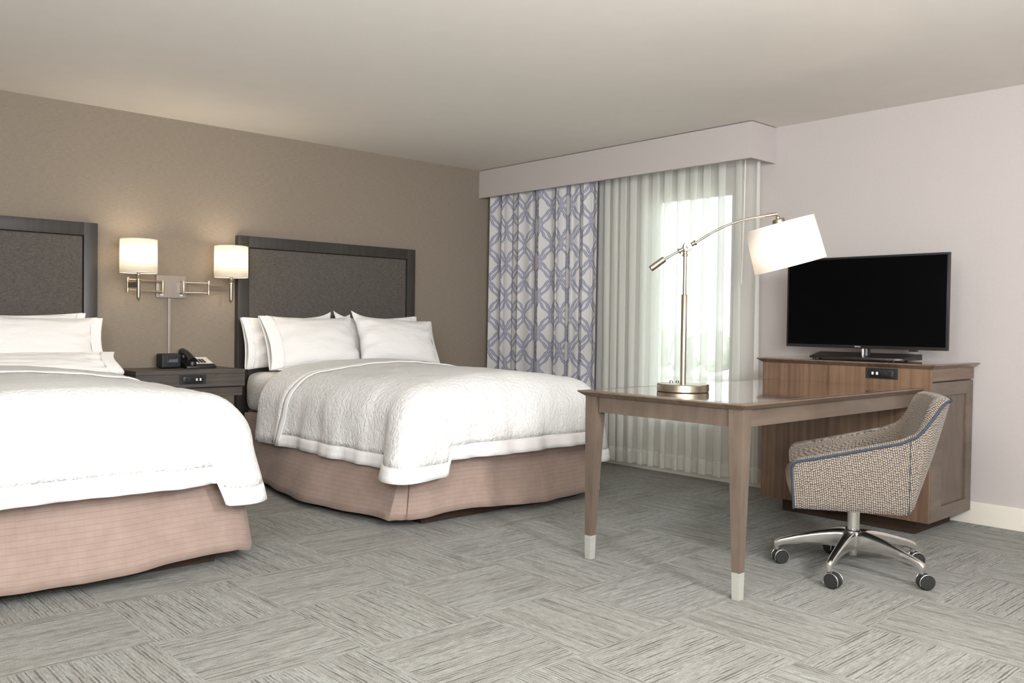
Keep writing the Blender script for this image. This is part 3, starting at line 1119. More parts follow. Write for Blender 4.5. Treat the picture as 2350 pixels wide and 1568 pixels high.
for i in range(5):
    bm.faces.new([f1[i], f2[i], f2[(i + 1) % 5], f1[(i + 1) % 5]])
obj('display', bm, 'clock_display', t)
for yy in (-3.135, -3.045):
    bm = new_bm(); lathe(bm, [(0.008, 0), (0.008, 0.005)], (0.14, yy, NZ), seg=16)
    obj('foot', bm, 'black_plastic', t)

# telephone: wedge body, handset, white keypad card, keys
ph = thing('telephone', (0.22, -2.93, NZ), 'black desk telephone with handset and white keypad card on the nightstand', 'telephone')
pa, pb = Vector((0.06, 0.998, 0)), Vector((0.998, -0.06, 0))   # pa across (handset -> keys), pb towards the room
PO = Vector((0.150, -2.905, NZ))


def PH(a, b, z_):
    return PO + pa * a + pb * b + Vector((0, 0, z_))


def slope(b):      # upper surface, high at the back
    return 0.030 + (0.095 - b) * 0.26


bm = new_bm()
lo, hi = [(-0.10, -0.10), (0.10, -0.10), (0.10, 0.10), (-0.10, 0.10)], None
frustum(bm, [PH(a, b, 0.002) for a, b in lo], [PH(a * 0.98, b * 0.98, slope(b) - 0.012) for a, b in lo], 0.004)
obj('body', bm, 'black_plastic', ph, smooth=40)
bm = new_bm()
crd = [(-0.018, -0.088), (0.092, -0.088), (0.092, 0.062), (-0.018, 0.062)]
frustum(bm, [PH(a, b, slope(b) - 0.014) for a, b in crd], [PH(a, b, slope(b) - 0.0095) for a, b in crd])
kc = obj('keypad_card', bm, 'white_plastic', ph)
for i in range(4):
    for j in range(3):
        a0, b0 = -0.004 + j * 0.020, -0.030 + i * 0.019
        bm = new_bm()
        q = [(a0, b0), (a0 + 0.014, b0), (a0 + 0.014, b0 + 0.012), (a0, b0 + 0.012)]
        frustum(bm, [PH(a, b, slope(b) - 0.010) for a, b in q], [PH(a, b, slope(b) - 0.006) for a, b in q])
        obj('key', bm, 'black_plastic', kc)
for j in range(6):
    a0, b0 = -0.016 + j * 0.018, 0.068
    bm = new_bm()
    q = [(a0, b0), (a0 + 0.013, b0), (a0 + 0.013, b0 + 0.016), (a0, b0 + 0.016)]
    frustum(bm, [PH(a, b, slope(b) - 0.013) for a, b in q], [PH(a, b, slope(b) - 0.007) for a, b in q])
    obj('key', bm, 'soft_black_plastic', ph)
bm = new_bm()
path, rad = [], []
for i in range(15):
    f = i / 14
    b = -0.10 + 0.20 * f
    arch = 0.020 * math.sin(f * PI)
    path.append(PH(-0.062, b, slope(b) + 0.012 + arch + 0.008))
    rad.append(0.017 + 0.011 * abs(2 * f - 1) ** 2.2)
tube(bm, path, rad, 18)
obj('handset', bm, 'black_plastic', ph, smooth=60)
for bb in (-0.085, 0.085):
    bm = new_bm()
    lathe(bm, [(0.027, 0.0), (0.029, 0.012), (0.024, 0.030)], PH(-0.062, bb, slope(bb) - 0.016), seg=20)
    obj('handset_cup', bm, 'black_plastic', ph, smooth=40)


# ------------------------------------------------------------------ double swing-arm wall lamp
wl = thing('wall_lamp', (0.0, -3.03, 1.32), 'brushed nickel double swing-arm wall lamp with two lit drum shades', 'lamp')
bm = new_bm(); box(bm, 0.0005, 0.018, -3.129, -2.926, 1.250, 1.402, 0.002)
obj('wall_plate', bm, 'nickel_plate', wl)
bm = new_bm(); box(bm, 0.0005, 0.012, -3.047, -3.027, 0.80, 1.249, 0.002)
obj('cord_cover', bm, 'nickel_plate', wl)


def swing(y_plate, mid, post):
    """pivot at the plate -> mid joint -> candle post; each an (x, y)."""
    zc = 1.322
    p0 = (0.060, y_plate)
    bm = new_bm(); box(bm, 0.017, 0.062, y_plate - 0.009, y_plate + 0.009, zc - 0.036, zc + 0.036, 0.002)
    for dz in (-0.02, 0.0, 0.02):
        pass
    obj('pivot_block', bm, 'nickel_plate', wl)
    bm = new_bm(); lathe(bm, [(0.008, -0.046), (0.0095, -0.043), (0.0095, 0.043), (0.008, 0.046)], (p0[0] + 0.006, p0[1], zc), seg=20)
    obj('pivot_post', bm, 'nickel_bright', wl, smooth=40)
    for dz in (-0.034, 0.034):
        bm = new_bm(); tube(bm, [(p0[0] + 0.006, p0[1], zc + dz), (mid[0], mid[1], zc + dz)], 0.0058, 12)
        obj('arm_rod', bm, 'nickel_bright', wl, smooth=40)
        bm = new_bm(); lathe(bm, [(0.0075, -0.015), (0.0085, -0.012), (0.0085, 0.012), (0.0075, 0.015)], (mid[0], mid[1], zc + dz), seg=18)
        obj('joint', bm, 'nickel_bright', wl, smooth=40)
    bm = new_bm(); lathe(bm, [(0.004, -0.034), (0.004, 0.034)], (mid[0], mid[1], zc), seg=12)
    obj('joint_pin', bm, 'nickel', wl, smooth=40)
    # flat link from the mid joint to the post
    d = Vector((post[0] - mid[0], post[1] - mid[1], 0))
    sd = Vector((-d.y, d.x, 0)).normalized() * 0.003
    a, b = Vector((mid[0], mid[1], zc)), Vector((post[0], post[1], zc))
    zz = Vector((0, 0, 0.017))
    bm = new_bm()
    frustum(bm, [a - sd - zz, a + sd - zz, a + sd + zz, a - sd + zz], [b - sd - zz, b + sd - zz, b + sd + zz, b - sd + zz], 0.001)
    obj('link_plate', bm, 'shaded_nickel', wl)
    o = (post[0], post[1], 0)
    bm = new_bm(); lathe(bm, [(0.0015, 1.212), (0.0035, 1.218), (0.0035, 1.224), (0.011, 1.236), (0.0125, 1.245), (0.0125, 1.350), (0.014, 1.352), (0.014, 1.358), (0.0125, 1.360), (0.014, 1.372), (0.021, 1.386), (0.021, 1.389), (0.011, 1.390), (0.011, 1.405)], o, seg=28)
    obj('candle_post', bm, 'nickel', wl, smooth=30)
    bm = new_bm()
    z0, z1, r0 = 1.400, 1.611, 0.112
    lathe(bm, [(r0, z0), (r0 * 0.99, z1)], o, seg=56, cap=False)
    shd = obj('lamp_shade', bm, 'shade_cream', wl, smooth=40, solid=0.002)
    for zr, rr in ((z0, r0), (z1, r0 * 0.99)):
        bm = new_bm()
        tube(bm, [(post[0] + rr * math.cos(2 * PI * q / 48), post[1] + rr * math.sin(2 * PI * q / 48), zr) for q in range(49)], 0.0024, 8, False)
        obj('shade_trim', bm, 'white_plastic', shd, smooth=60)
    bm = new_bm()
    for q in range(3):
        a = 2 * PI * q / 3 + 0.4
        tube(bm, [(post[0] + 0.01 * math.cos(a), post[1] + 0.01 * math.sin(a), z0 + 0.012), (post[0] + r0 * math.cos(a), post[1] + r0 * math.sin(a), z0 + 0.004)], 0.0018, 8)
    obj('shade_spider', bm, 'nickel', shd, smooth=60)
    bm = new_bm(); lathe(bm, [(0.006, 1.405), (0.012, 1.43), (0.024, 1.47), (0.026, 1.49), (0.018, 1.515), (0.004, 1.522)], o, seg=20)
    obj('bulb', bm, 'white_plastic', wl, smooth=60).visible_shadow = True
    ld = bpy.data.lights.new('bulb_light', 'POINT')
    ld.energy = 3.4
    ld.color = (1.0, 0.84, 0.65)
    ld.shadow_soft_size = 0.075
    lo_ = bpy.data.objects.new('bulb_light', ld)
    COL.objects.link(lo_)
    lo_.location = (post[0], post[1], 1.515)
    lo_.parent = wl
    lo_.matrix_parent_inverse = Matrix.Translation(-Vector(wl.location))


swing(-3.105, (0.155, -3.362), (0.205, -3.312))
swing(-2.965, (0.130, -2.818), (0.200, -2.690))
for yy in (-3.095, -2.963):
    bm = new_bm(); box(bm, 0.018, 0.0205, yy - 0.010, yy + 0.010, 1.264, 1.276, 0.0008)
    obj('switch', bm, 'white_plastic', wl)


# ------------------------------------------------------------------ credenza and desk
def knife_slab(bm, x0, x1, y0, y1, zt, th, inset, sides):
    """a top whose edge slopes in under itself; sides: which of -x +x -y +y are cut under."""
    i0 = inset if '-x' in sides else 0
    i1 = inset if '+x' in sides else 0
    j0 = inset if '-y' in sides else 0
    j1 = inset if '+y' in sides else 0
    lip = 0.006
    def ring(dx0, dx1, dy0, dy1, z_):
        return [bm.verts.new(p) for p in ((x0 + dx0, y0 + dy0, z_), (x1 - dx1, y0 + dy0, z_), (x1 - dx1, y1 - dy1, z_), (x0 + dx0, y1 - dy1, z_))]
    e = 0.0015
    rs = [ring(i0, i1, j0, j1, zt - th), ring(0, 0, 0, 0, zt - lip), ring(0, 0, 0, 0, zt - e), ring(e, e, e, e, zt)]
    bm.faces.new(rs[0][::-1]); bm.faces.new(rs[-1])
    for a, b in zip(rs, rs[1:]):
        for q in range(4):
            bm.faces.new([a[q], a[(q + 1) % 4], b[(q + 1) % 4], b[q]])


CX0, CX1, CYF, CYB, CZ0, CZ1 = 3.064, 4.060, -0.609, -0.022, 0.082, 0.897
cd = thing('credenza', (3.56, -0.31, 0), 'walnut veneered cabinet against the wall carrying the television', 'cabinet')
bm = new_bm(); knife_slab(bm, 3.037, 4.088, -0.638, -0.012, 0.922, 0.0255, 0.027, ('-x', '+x', '-y'))
obj('top', bm, 'edge_wood', cd)
bm = new_bm(); box(bm, 3.075, 4.05, -0.600, -0.022, 0.9218, 0.9226)
obj('top_inlay', bm, 'tabletop_wood', cd)
bm = new_bm(); box(bm, CX0 + 0.004, CX1 - 0.02, CYF + 0.006, CYB, CZ0, CZ1 - 0.0005)
obj('carcass', bm, 'walnut_front', cd)
bm = new_bm(); box(bm, CX0, CX1, CYF, CYF + 0.018, CZ0, CZ1 - 0.001, 0.001)
obj('front_panel', bm, 'walnut_front', cd)
bm = new_bm(); box(bm, CX1 - 0.02, CX1, CYF + 0.0185, CYB - 0.002, 0.832, CZ1 - 0.001, 0.001)
obj('drawer_rail', bm, 'walnut_side', cd)
# the side door: frame with a sunk panel
bm = new_bm()
dy0, dy1, dz0, dz1, st_ = CYF + 0.0185, CYB - 0.012, CZ0, 0.824, 0.073
box(bm, CX1 - 0.019, CX1 + 0.001, dy0, dy0 + st_ + 0.07, dz0, dz1, 0.001)
box(bm, CX1 - 0.019, CX1 + 0.001, dy1 - st_ - 0.005, dy1, dz0, dz1, 0.001)
box(bm, CX1 - 0.019, CX1 + 0.0008, dy0 + st_ + 0.068, dy1 - st_ - 0.003, dz0, dz0 + st_, 0.001)
box(bm, CX1 - 0.019, CX1 + 0.0008, dy0 + st_ + 0.068, dy1 - st_ - 0.003, dz1 - st_, dz1, 0.001)
dr = obj('door', bm, 'rail_wood', cd)
bm = new_bm(); box(bm, CX1 - 0.0195, CX1 - 0.010, dy0 + st_ + 0.06, dy1 - st_, dz0 + st_ - 0.01, dz1 - st_ + 0.01)
obj('door_panel', bm, 'frame_wood', dr)
bm = new_bm(); box(bm, 3.173, 3.963, -0.539, -0.06, 0.0, CZ0 - 0.0005, 0.002)
obj('plinth', bm, 'plinth_wood', cd)
outlet_strip(cd, lambda a, b, n_: Vector((3.797 + a, CYF - n_, 0.863 + b)), 0.176, 0.058, True)

dk = thing('desk', (3.57, -1.46, 0), 'brown wooden desk with tapered legs joined to the cabinet', 'desk')
DX0, DX1, DY0, DY1, DZ = 3.119, 4.027, -2.309, CYF - 0.002, 0.797
bm = new_bm(); knife_slab(bm, DX0, DX1, DY0, DY1, DZ, 0.0255, 0.027, ('-x', '+x', '-y'))
obj('top', bm, 'edge_wood', dk)
bm = new_bm(); box(bm, DX0 + 0.045, DX1 - 0.045, DY0 + 0.045, DY1, DZ - 0.0002, DZ + 0.0007)
obj('top_inlay', bm, 'tabletop_wood', dk)
AZ0, AZ1 = 0.698, DZ - 0.026
bm = new_bm(); box(bm, DX0 + 0.10, DX1 - 0.09, DY0 + 0.042, DY0 + 0.062, AZ0, AZ1, 0.001)
obj('apron', bm, 'frame_wood', dk)
bm = new_bm(); box(bm, DX1 - 0.062, DX1 - 0.042, DY0 + 0.092, DY1, AZ0, AZ1, 0.001)
obj('apron', bm, 'rail_wood', dk)
bm = new_bm(); box(bm, DX0 + 0.042, DX0 + 0.062, DY0 + 0.092, DY1, AZ0, AZ1, 0.001)
obj('apron', bm, 'rail_wood', dk)
for ox, sx in ((DX0 + 0.028, 1), (DX1 - 0.028, -1)):
    oy = DY0 + 0.028
    def ring(w, z_, ins=0.0):
        a, b = ox + sx * ins, oy + ins
        q = [(a, b, z_), (a + sx * w, b, z_), (a + sx * w, b + w, z_), (a, b + w, z_)]
        return q if sx > 0 else [q[1], q[0], q[3], q[2]]
    bm = new_bm()
    frustum(bm, ring(0.037, 0.112, 0.004), ring(0.064, AZ0 - 0.03, 0.0))
    frustum(bm, ring(0.064, AZ0 - 0.03, 0.0), ring(0.066, AZ1, 0.0))
    bmesh.ops.remove_doubles(bm, verts=bm.verts, dist=1e-5)
    lg = obj('leg', bm, 'frame_wood', dk)
    bm = new_bm()
    frustum(bm, ring(0.034, 0.0, 0.005), ring(0.0378, 0.1118, 0.0036), 0.001)
    lc = obj('foot_cap', bm, 'grey_foot_metal', lg)
    lc['label'] = 'pale metal foot cap'


# ------------------------------------------------------------------ television
tv = thing('television', (3.55, -0.33, 0.923), 'black flat television on a pedestal stand on top of the cabinet', 'television')
TY = -0.345
TX0, TX1, TZ0, TZ1 = 3.064, 4.037, 0.990, 1.532
bm = new_bm()
box(bm, TX0, TX1, TY, TY + 0.022, TZ0, TZ1, 0.003)
obj('bezel', bm, 'black_plastic', tv, smooth=40)
bm = new_bm(); box(bm, TX0 + 0.012, TX1 - 0.012, TY - 0.0008, TY + 0.004, TZ0 + 0.018, TZ1 - 0.012)
obj('screen', bm, 'screen_glass', tv)
bm = new_bm(); box(bm, TX0 + 0.10, TX1 - 0.10, TY + 0.0215, TY + 0.065, TZ0 + 0.04, TZ1 - 0.12, 0.02, 3)
obj('back_housing', bm, 'soft_black_plastic', tv, smooth=40)
bm = new_bm()
tube(bm, [(3.566, TY + 0.03, 0.940), (3.566, TY + 0.03, 1.02)], [0.026, 0.022], 24)
nk = obj('stand_neck', bm, 'black_plastic', tv, smooth=40)
bm = new_bm()
tube(bm, [(3.562, TY - 0.002, 0.945), (3.562, TY - 0.002, 0.988)], 0.0075, 16)
obj('chrome_strip', bm, 'polished_alloy', nk, smooth=40)
bm = new_bm()
ring = [(3.275, -0.44, 0.940), (3.785, -0.44, 0.940), (3.825, -0.41, 0.942), (3.835, -0.18, 0.962), (3.205, -0.18, 0.962)]
b0 = [bm.verts.new((x, y, 0.929)) for x, y, z in ring]
b1 = [bm.verts.new((x, y, z)) for x, y, z in ring]
bm.faces.new(b0[::-1]); bm.faces.new(b1)
for i in range(5):
    bm.faces.new([b0[i], b0[(i + 1) % 5], b1[(i + 1) % 5], b1[i]])
bmesh.ops.bevel(bm, geom=list(bm.edges), offset=0.002, segments=2, affect='EDGES')
obj('stand_base', bm, 'black_plastic', tv, smooth=40)
for xx, yy in ((3.29, -0.41), (3.77, -0.41), (3.24, -0.24), (3.77, -0.24)):
    bm = new_bm(); lathe(bm, [(0.009, 0.9226), (0.009, 0.930)], (xx, yy, 0), seg=14)
    obj('rubber_foot', bm, 'black_plastic', tv)
bm = new_bm(); box(bm, 3.826, 3.872, TY - 0.001, TY + 0.02, TZ0 - 0.010, TZ0 + 0.002, 0.003)
obj('sensor', bm, 'black_plastic', tv)
fc = bpy.data.curves.new('logo', 'FONT')
fc.body = 'SAMSUNG'
fc.size = 0.0125
fc.extrude = 0.0004
fc.align_x = 'CENTER'
fc.align_y = 'CENTER'
fc.materials.append(MAT['pale_grey_plastic'])
ft = bpy.data.objects.new('lettering', fc)
lm = bpy.data.meshes.new_from_object(ft)
bpy.data.objects.remove(ft)
lm.materials.clear()
lm.materials.append(MAT['pale_grey_plastic'])
fo = bpy.data.objects.new('logo', lm)
COL.objects.link(fo)
fo.location = (3.528, TY - 0.0012, TZ0 + 0.0095)
fo.rotation_euler = (PI / 2, 0, 0)
fo.scale = (0.62, 1.0, 1.0)
fo.parent = tv
fo.matrix_parent_inverse = Matrix.Translation(-Vector(tv.location))


# ------------------------------------------------------------------ desk lamp
LB = Vector((3.456, -1.943, DZ + 0.0008))
lr = Vector((cr.x, cr.y, 0)).normalized()       # the arm's direction over the desk


def LP(r_, z_, q=0.0):
    n_ = Vector((-lr.y, lr.x, 0))
    return Vector((LB.x, LB.y, 0)) + lr * r_ + n_ * q + Vector((0, 0, z_))


dl = thing('desk_lamp', LB, 'brushed nickel boom arm lamp with white drum shade standing on the desk', 'lamp')
bm = new_bm(); lathe(bm, [(0.116, DZ + 0.0008), (0.121, DZ + 0.004), (0.121, DZ + 0.034), (0.118, DZ + 0.038), (0.02, DZ + 0.0395)], (LB.x, LB.y, 0), seg=64)
obj('base', bm, 'nickel', dl, smooth=30)
for q in (-0.018, 0.012):
    bm = new_bm(); p_ = LP(-0.028 + q, 0, 0.055); lathe(bm, [(0.008, DZ + 0.0385), (0.008, DZ + 0.047), (0.006, DZ + 0.049)], (p_.x, p_.y, 0), seg=18)
    obj('power_socket', bm, 'nickel', dl, smooth=40)
bm = new_bm(); lathe(bm, [(0.0135, DZ + 0.039), (0.0135, 1.253), (0.0115, 1.256)], (LB.x, LB.y, 0), seg=28)
obj('lower_pole', bm, 'nickel', dl, smooth=40)
bm = new_bm(); lathe(bm, [(0.0085, 1.254), (0.0085, 1.434), (0.0125, 1.436), (0.0125, 1.442), (0.010, 1.446), (0.010, 1.456), (0.013, 1.459), (0.013, 1.463), (0.009, 1.467), (0.008, 1.476)], (LB.x, LB.y, 0), seg=24)
obj('upper_pole', bm, 'nickel', dl, smooth=40)
nv_ = Vector((-lr.y, lr.x, 0))
J = LP(0.009, 1.479)
bm = new_bm(); lathe(bm, [(0.010, -0.014), (0.019, -0.013), (0.021, -0.010), (0.021, 0.010), (0.019, 0.013), (0.010, 0.014)], J, nv_, 28)
jt = obj('swivel_joint', bm, 'nickel', dl, smooth=30)
bm = new_bm(); lathe(bm, [(0.007, -0.030), (0.0095, -0.026), (0.0095, -0.018), (0.006, -0.014), (0.006, -0.012)], J, nv_, 20)
obj('thumb_screw', bm, 'polished_alloy', jt, smooth=40)
ax = (LP(0.055, 1.504) - LP(-0.045, 1.449)).normalized()
arm_pts = [(-0.120, 1.4055), (-0.06, 1.441), (0.009, 1.480), (0.055, 1.504), (0.095, 1.530), (0.136, 1.5545), (0.18, 1.577), (0.22, 1.593), (0.259, 1.6065), (0.31, 1.619), (0.36, 1.628), (0.428, 1.637)]
bm = new_bm(); tube(bm, [LP(*p) for p in arm_pts], 0.0052, 16)
obj('boom_arm', bm, 'nickel', dl, smooth=60)
for s_ in (-1, 1):
    cpt = J + ax * (0.034 * s_)
    bm = new_bm(); lathe(bm, [(0.006, -0.012), (0.009, -0.010), (0.009, 0.004), (0.0125, 0.006), (0.0125, 0.011), (0.007, 0.013)], cpt, ax * s_, 22)
    obj('collar', bm, 'nickel', dl, smooth=30)
w0, w1 = LP(-0.1615, 1.3735), LP(-0.098, 1.4205)
d_ = (w1 - w0).normalized()
L_ = (w1 - w0).length
bm = new_bm(); lathe(bm, [(0.013, 0.0), (0.0145, 0.002), (0.0145, L_ - 0.002), (0.013, L_)], w0, d_, 28)
obj('counterweight', bm, 'nickel', dl, smooth=30)
e0, e1 = LP(0.372, 1.6305), LP(0.430, 1.6395)
bm = new_bm(); lathe(bm, [(0.0070, 0.0), (0.0078, 0.002), (0.0078, (e1 - e0).length)], e0, (e1 - e0).normalized(), 20)
obj('arm_end', bm, 'nickel', dl, smooth=30)
st0, st1 = LP(0.441, 1.592), LP(0.496, 1.3975)
sa = (st1 - st0).normalized()
sl = (st1 - st0).length
bm = new_bm(); lathe(bm, [(0.006, -0.040), (0.010, -0.034), (0.010, -0.028), (0.026, -0.024), (0.029, -0.018), (0.029, 0.010), (0.014, 0.03), (0.014, 0.055)], st0, sa, 28)
obj('socket_cap', bm, 'nickel', dl, smooth=30)
bm = new_bm(); lathe(bm, [(0.158, 0.0), (0.1655, sl)], st0, sa, 64, False)
ds = obj('lamp_shade', bm, 'shade_white', dl, smooth=60, solid=0.002)
_, s1_, s2_ = frame_of(sa)
for hh, rr in ((0.0, 0.158), (sl, 0.1655)):
    bm = new_bm()
    tube(bm, [st0 + sa * hh + (s1_ * math.cos(2 * PI * q / 56) + s2_ * math.sin(2 * PI * q / 56)) * rr for q in range(57)], 0.0022, 8, False)
    obj('shade_trim', bm, 'white_plastic', ds, smooth=60)
bm = new_bm()
for q in range(3):
    a = 2 * PI * q / 3
    tube(bm, [st0 + sa * 0.012 + (s1_ * math.cos(a) + s2_ * math.sin(a)) * 0.012, st0 + sa * 0.004 + (s1_ * math.cos(a) + s2_ * math.sin(a)) * 0.158], 0.0018, 8)
obj('shade_spider', bm, 'nickel', ds, smooth=60)
bm = new_bm(); lathe(bm, [(0.012, 0.05), (0.015, 0.065), (0.029, 0.105), (0.029, 0.125), (0.018, 0.148), (0.004, 0.155)], st0, sa, 22)
obj('bulb', bm, 'white_plastic', dl, smooth=60)
ld = bpy.data.lights.new('desk_bulb_light', 'POINT')
ld.energy = 1.7
ld.color = (1.0, 0.80, 0.60)
ld.shadow_soft_size = 0.03
lo_ = bpy.data.objects.new('desk_bulb_light', ld)
COL.objects.link(lo_)
lo_.location = st0 + sa * 0.170
lo_.parent = dl
lo_.matrix_parent_inverse = Matrix.Translation(-Vector(dl.location))


# ------------------------------------------------------------------ office chair
CC = Vector((4.08, -1.485, 0))
ang = R(31)
fwd = Vector((-math.cos(ang), -math.sin(ang), 0))
lat = Vector((math.sin(ang), -math.cos(ang), 0))


def CP(f, l, z_):
    return CC + fwd * f + lat * l + Vector((0, 0, z_))


ch = thing('office_chair', CC, 'tweed swivel armchair with navy piping on a chrome five-star base', 'chair')
HW, ZB = 0.29, 0.323


def lerp_tab(tab, x):
    for (x0, y0), (x1, y1) in zip(tab, tab[1:]):
        if x <= x1:
            f = (x - x0) / (x1 - x0)
            f = max(0.0, min(1.0, f))
            return y0 + (y1 - y0) * f
    return tab[-1][1]


def smooth_tab(tab, x, w=0.03):
    return sum(lerp_tab(tab, x + w * q) for q in (-1, -0.5, 0, 0.5, 1)) / 5


# height of the outer edge along the path: p = path position, 0 at the arm front, 1 at the middle of the back
SIDE = 0.46     # straight part: forward 0.27 back to -0.19


def outer_plan(p, z_):
    """forward, lateral of the outer face, p in 0..1 (near side)."""
    back = 0.022 + 0.335 * max(0.0, z_ - ZB) * 0.98
    if p <= 0.6:
        f = 0.272 - (0.462) * (p / 0.6)
        fr = 0.010 * (z_ - ZB) / 0.17 * max(0.0, 1 - p / 0.1)
        return f + fr, HW
    a = (p - 0.6) / 0.4 * PI / 2
    e = 0.62
    return -0.19 - back * math.sin(a) ** e * (1.0), HW * (math.cos(a) ** e if a < PI / 2 - 1e-6 else 0.0)


HT = [(0.0, 0.495), (0.012, 0.515), (0.03, 0.527), (0.06, 0.533), (0.30, 0.577), (0.55, 0.625), (0.60, 0.642), (0.64, 0.675), (0.70, 0.735), (0.745, 0.780), (0.77, 0.795), (0.80, 0.803), (1.0, 0.805)]


def top_h(p):
    return smooth_tab(HT, p, 0.008 if p < 0.1 else 0.015)


def shell_point(q, side, w):
    """q path 0..1, side +1 near -1 far, w: profile position 0..1 up the outer face, 1..2 over the rim, 2..3 down inside."""
    h = top_h(q)
    TH = 0.050 + 0.012 * max(0.0, min(1.0, (q - 0.6) / 0.15))
    if w <= 1:
        z_ = ZB + (h - ZB) * w
        f, l = outer_plan(q, z_)
        bulge = 0.010 * math.sin(PI * w) if q > 0.05 else 0.004 * math.sin(PI * w)
        # a small turn-under at the bottom edge
        tu = 0.012 * max(0.0, 1 - w / 0.06)
        return f, l, z_, bulge - tu, 0
    if w <= 2:
        a = (w - 1) * PI
        z_ = h
        f, l = outer_plan(q, z_)
        return f, l, z_ + 0.014 * math.sin(a), -(TH / 2) * (1 - math.cos(a)), 0
    zin = 0.40
    z_ = h + (zin - h) * (w - 2)
    f, l = outer_plan(q, z_)
    ease = 0.018 * math.sin(PI * (w - 2))
    return f, l, z_, -TH - ease * 0.4, 0


def plan_normal(q, z_):
    f0, l0 = outer_plan(max(0.0, q - 0.004), z_)
    f1, l1 = outer_plan(min(1.0, q + 0.004), z_)
    d = Vector((f1 - f0, l1 - l0))
    if d.length < 1e-9:
        return Vector((-1, 0))
    n_ = Vector((-abs(d.y), 0)) if False else Vector((d.y, -d.x))
    n_.normalize()
    if n_.y < -1e-6 or (abs(n_.y) < 1e-6 and n_.x > 0):
        n_ = -n_
    return n_


NQ = 64
qs = [0.0, 0.006, 0.012, 0.02, 0.03, 0.045] + [0.06 + (0.60 - 0.06) * i / 22 for i in range(1, 23)] + [0.60 + 0.40 * i / 36 for i in range(1, 37)]
ws = [i / 14 for i in range(15)] + [1 + i / 6 for i in range(1, 7)] + [2 + i / 8 for i in range(1, 9)]
path = [(q, 1) for q in qs] + [(q, -1) for q in reversed(qs[:-1])]
arc = [0.0]
pm = [outer_plan(q, 0.5) for q, _ in path]
pm = [(f, l * s_) for (f, l), (_, s_) in zip(pm, path)]
for a, b in zip(pm, pm[1:]):
    arc.append(arc[-1] + math.hypot(a[0] - b[0], a[1] - b[1]))


def shell_world(q, s_, w, extra=0.0):
    f, l, z_, off, _ = shell_point(q, s_, w)
    n_ = plan_normal(q, z_)
    return CP(f + n_.x * (off + extra), (l + n_.y * (off + extra)) * s_, z_)


rows, uvs = [], []
for (q, s_), a in zip(path, arc):
    r_, u_ = [], []
    acc = 0.0
    prev = None
    for w in ws:
        p_ = shell_world(q, s_, w)
        if prev is not None:
            acc += (p_ - prev).length
        prev = p_
        r_.append(p_)
        u_.append((a, acc))
    rows.append(r_)
    uvs.append(u_)
# thread columns keep their pitch along every height of the shell
for j in range(len(ws)):
    run = 0.0
    for i in range(len(rows)):
        if i:
            run += (rows[i][j] - rows[i - 1][j]).length
        uvs[i][j] = (run, rows[i][j].z + (0.03 * (j - 14) / 6 if 14 < j < 21 else 0.0))
bm = new_bm()
V = sheet(bm, rows, uvs)
for e_ in (V[0], V[-1]):
    bm.faces.new(e_)
lay = bm.loops.layers.uv.active
for f in bm.faces:
    if len(f.verts) > 4:
        for lp in f.loops:
            c_ = lp.vert.co - CC
            lp[lay].uv = (c_.dot(lat), c_.z)
shell = obj('shell', bm, 'tweed', ch, smooth=60)
# underside pan
bm = new_bm()
ringp = [shell_world(q, s_, 0.0, -0.012) for q, s_ in path]
ringp = [Vector((p.x, p.y, ZB + 0.004)) for p in ringp]
vs_ = [bm.verts.new(p) for p in ringp]
vt_ = [bm.verts.new(p + Vector((0, 0, 0.07))) for p in ringp]
bm.faces.new(vs_); bm.faces.new(vt_[::-1])
for i in range(len(vs_)):
    j = (i + 1) % len(vs_)
    bm.faces.new([vs_[i], vs_[j], vt_[j], vt_[i]])
obj('seat_pan', bm, 'soft_black_plastic', ch)
# navy piping along the outer edge
bm = new_bm()
pts = [shell_world(0.004, 1, w, 0.002) for w in (0.0, 0.15, 0.3, 0.45, 0.6, 0.75, 0.88, 0.97)]
pts += [shell_world(q, 1, 1.03, 0.003) for q in qs[2:]] + [shell_world(q, -1, 1.03, 0.003) for q in reversed(qs[2:-1])]
pts += [shell_world(0.004, -1, w, 0.002) for w in (0.97, 0.88, 0.75, 0.6, 0.45, 0.3, 0.15, 0.0)]
tube(bm, pts, 0.0058, 10)
o = obj('piping', bm, 'piping_navy', ch, smooth=60)
o['label'] = 'navy piping along the edge'
for s_ in (1, -1):
    bm = new_bm()
    tube(bm, [shell_world(0.60, s_, i / 16, 0.0008) for i in range(17)], 0.0017, 8)
    obj('seam', bm, 'piping_navy', shell, smooth=60)
# seat cushion with a rounded front
rows, uvs = [], []
N1, N2 = 26, 26
for i in range(N1 + 1):
    r_, u_ = [], []
    for j in range(N2 + 1):
        a, b = i / N1 * 2 - 1, j / N2 * 2 - 1
        l = 0.236 * a
        prof = [(0.262, 0.336), (0.276, 0.352), (0.290, 0.385), (0.300, 0.420), (0.292, 0.452), (0.262, 0.472), (0.19, 0.480), (0.05, 0.478), (-0.10, 0.470), (-0.22, 0.462)]
        tt = j / N2 * (len(prof) - 1)
        i0 = min(len(prof) - 2, int(tt)); ff = tt - i0
        f_ = prof[i0][0] + (prof[i0 + 1][0] - prof[i0][0]) * ff
        z_ = prof[i0][1] + (prof[i0 + 1][1] - prof[i0][1]) * ff
        rd = abs(a) ** 5
        f_ -= 0.02 * rd if tt < 6 else 0
        z_ -= 0.02 * rd if tt > 4 else 0
        r_.append(CP(f_, l, z_)); u_.append((l, tt * 0.06))
    rows.append(r_); uvs.append(u_)
bm = new_bm(); sheet(bm, rows, uvs)
obj('seat_cushion', bm, 'seat_cloth', ch, smooth=180, solid=0.01, offset=-1)
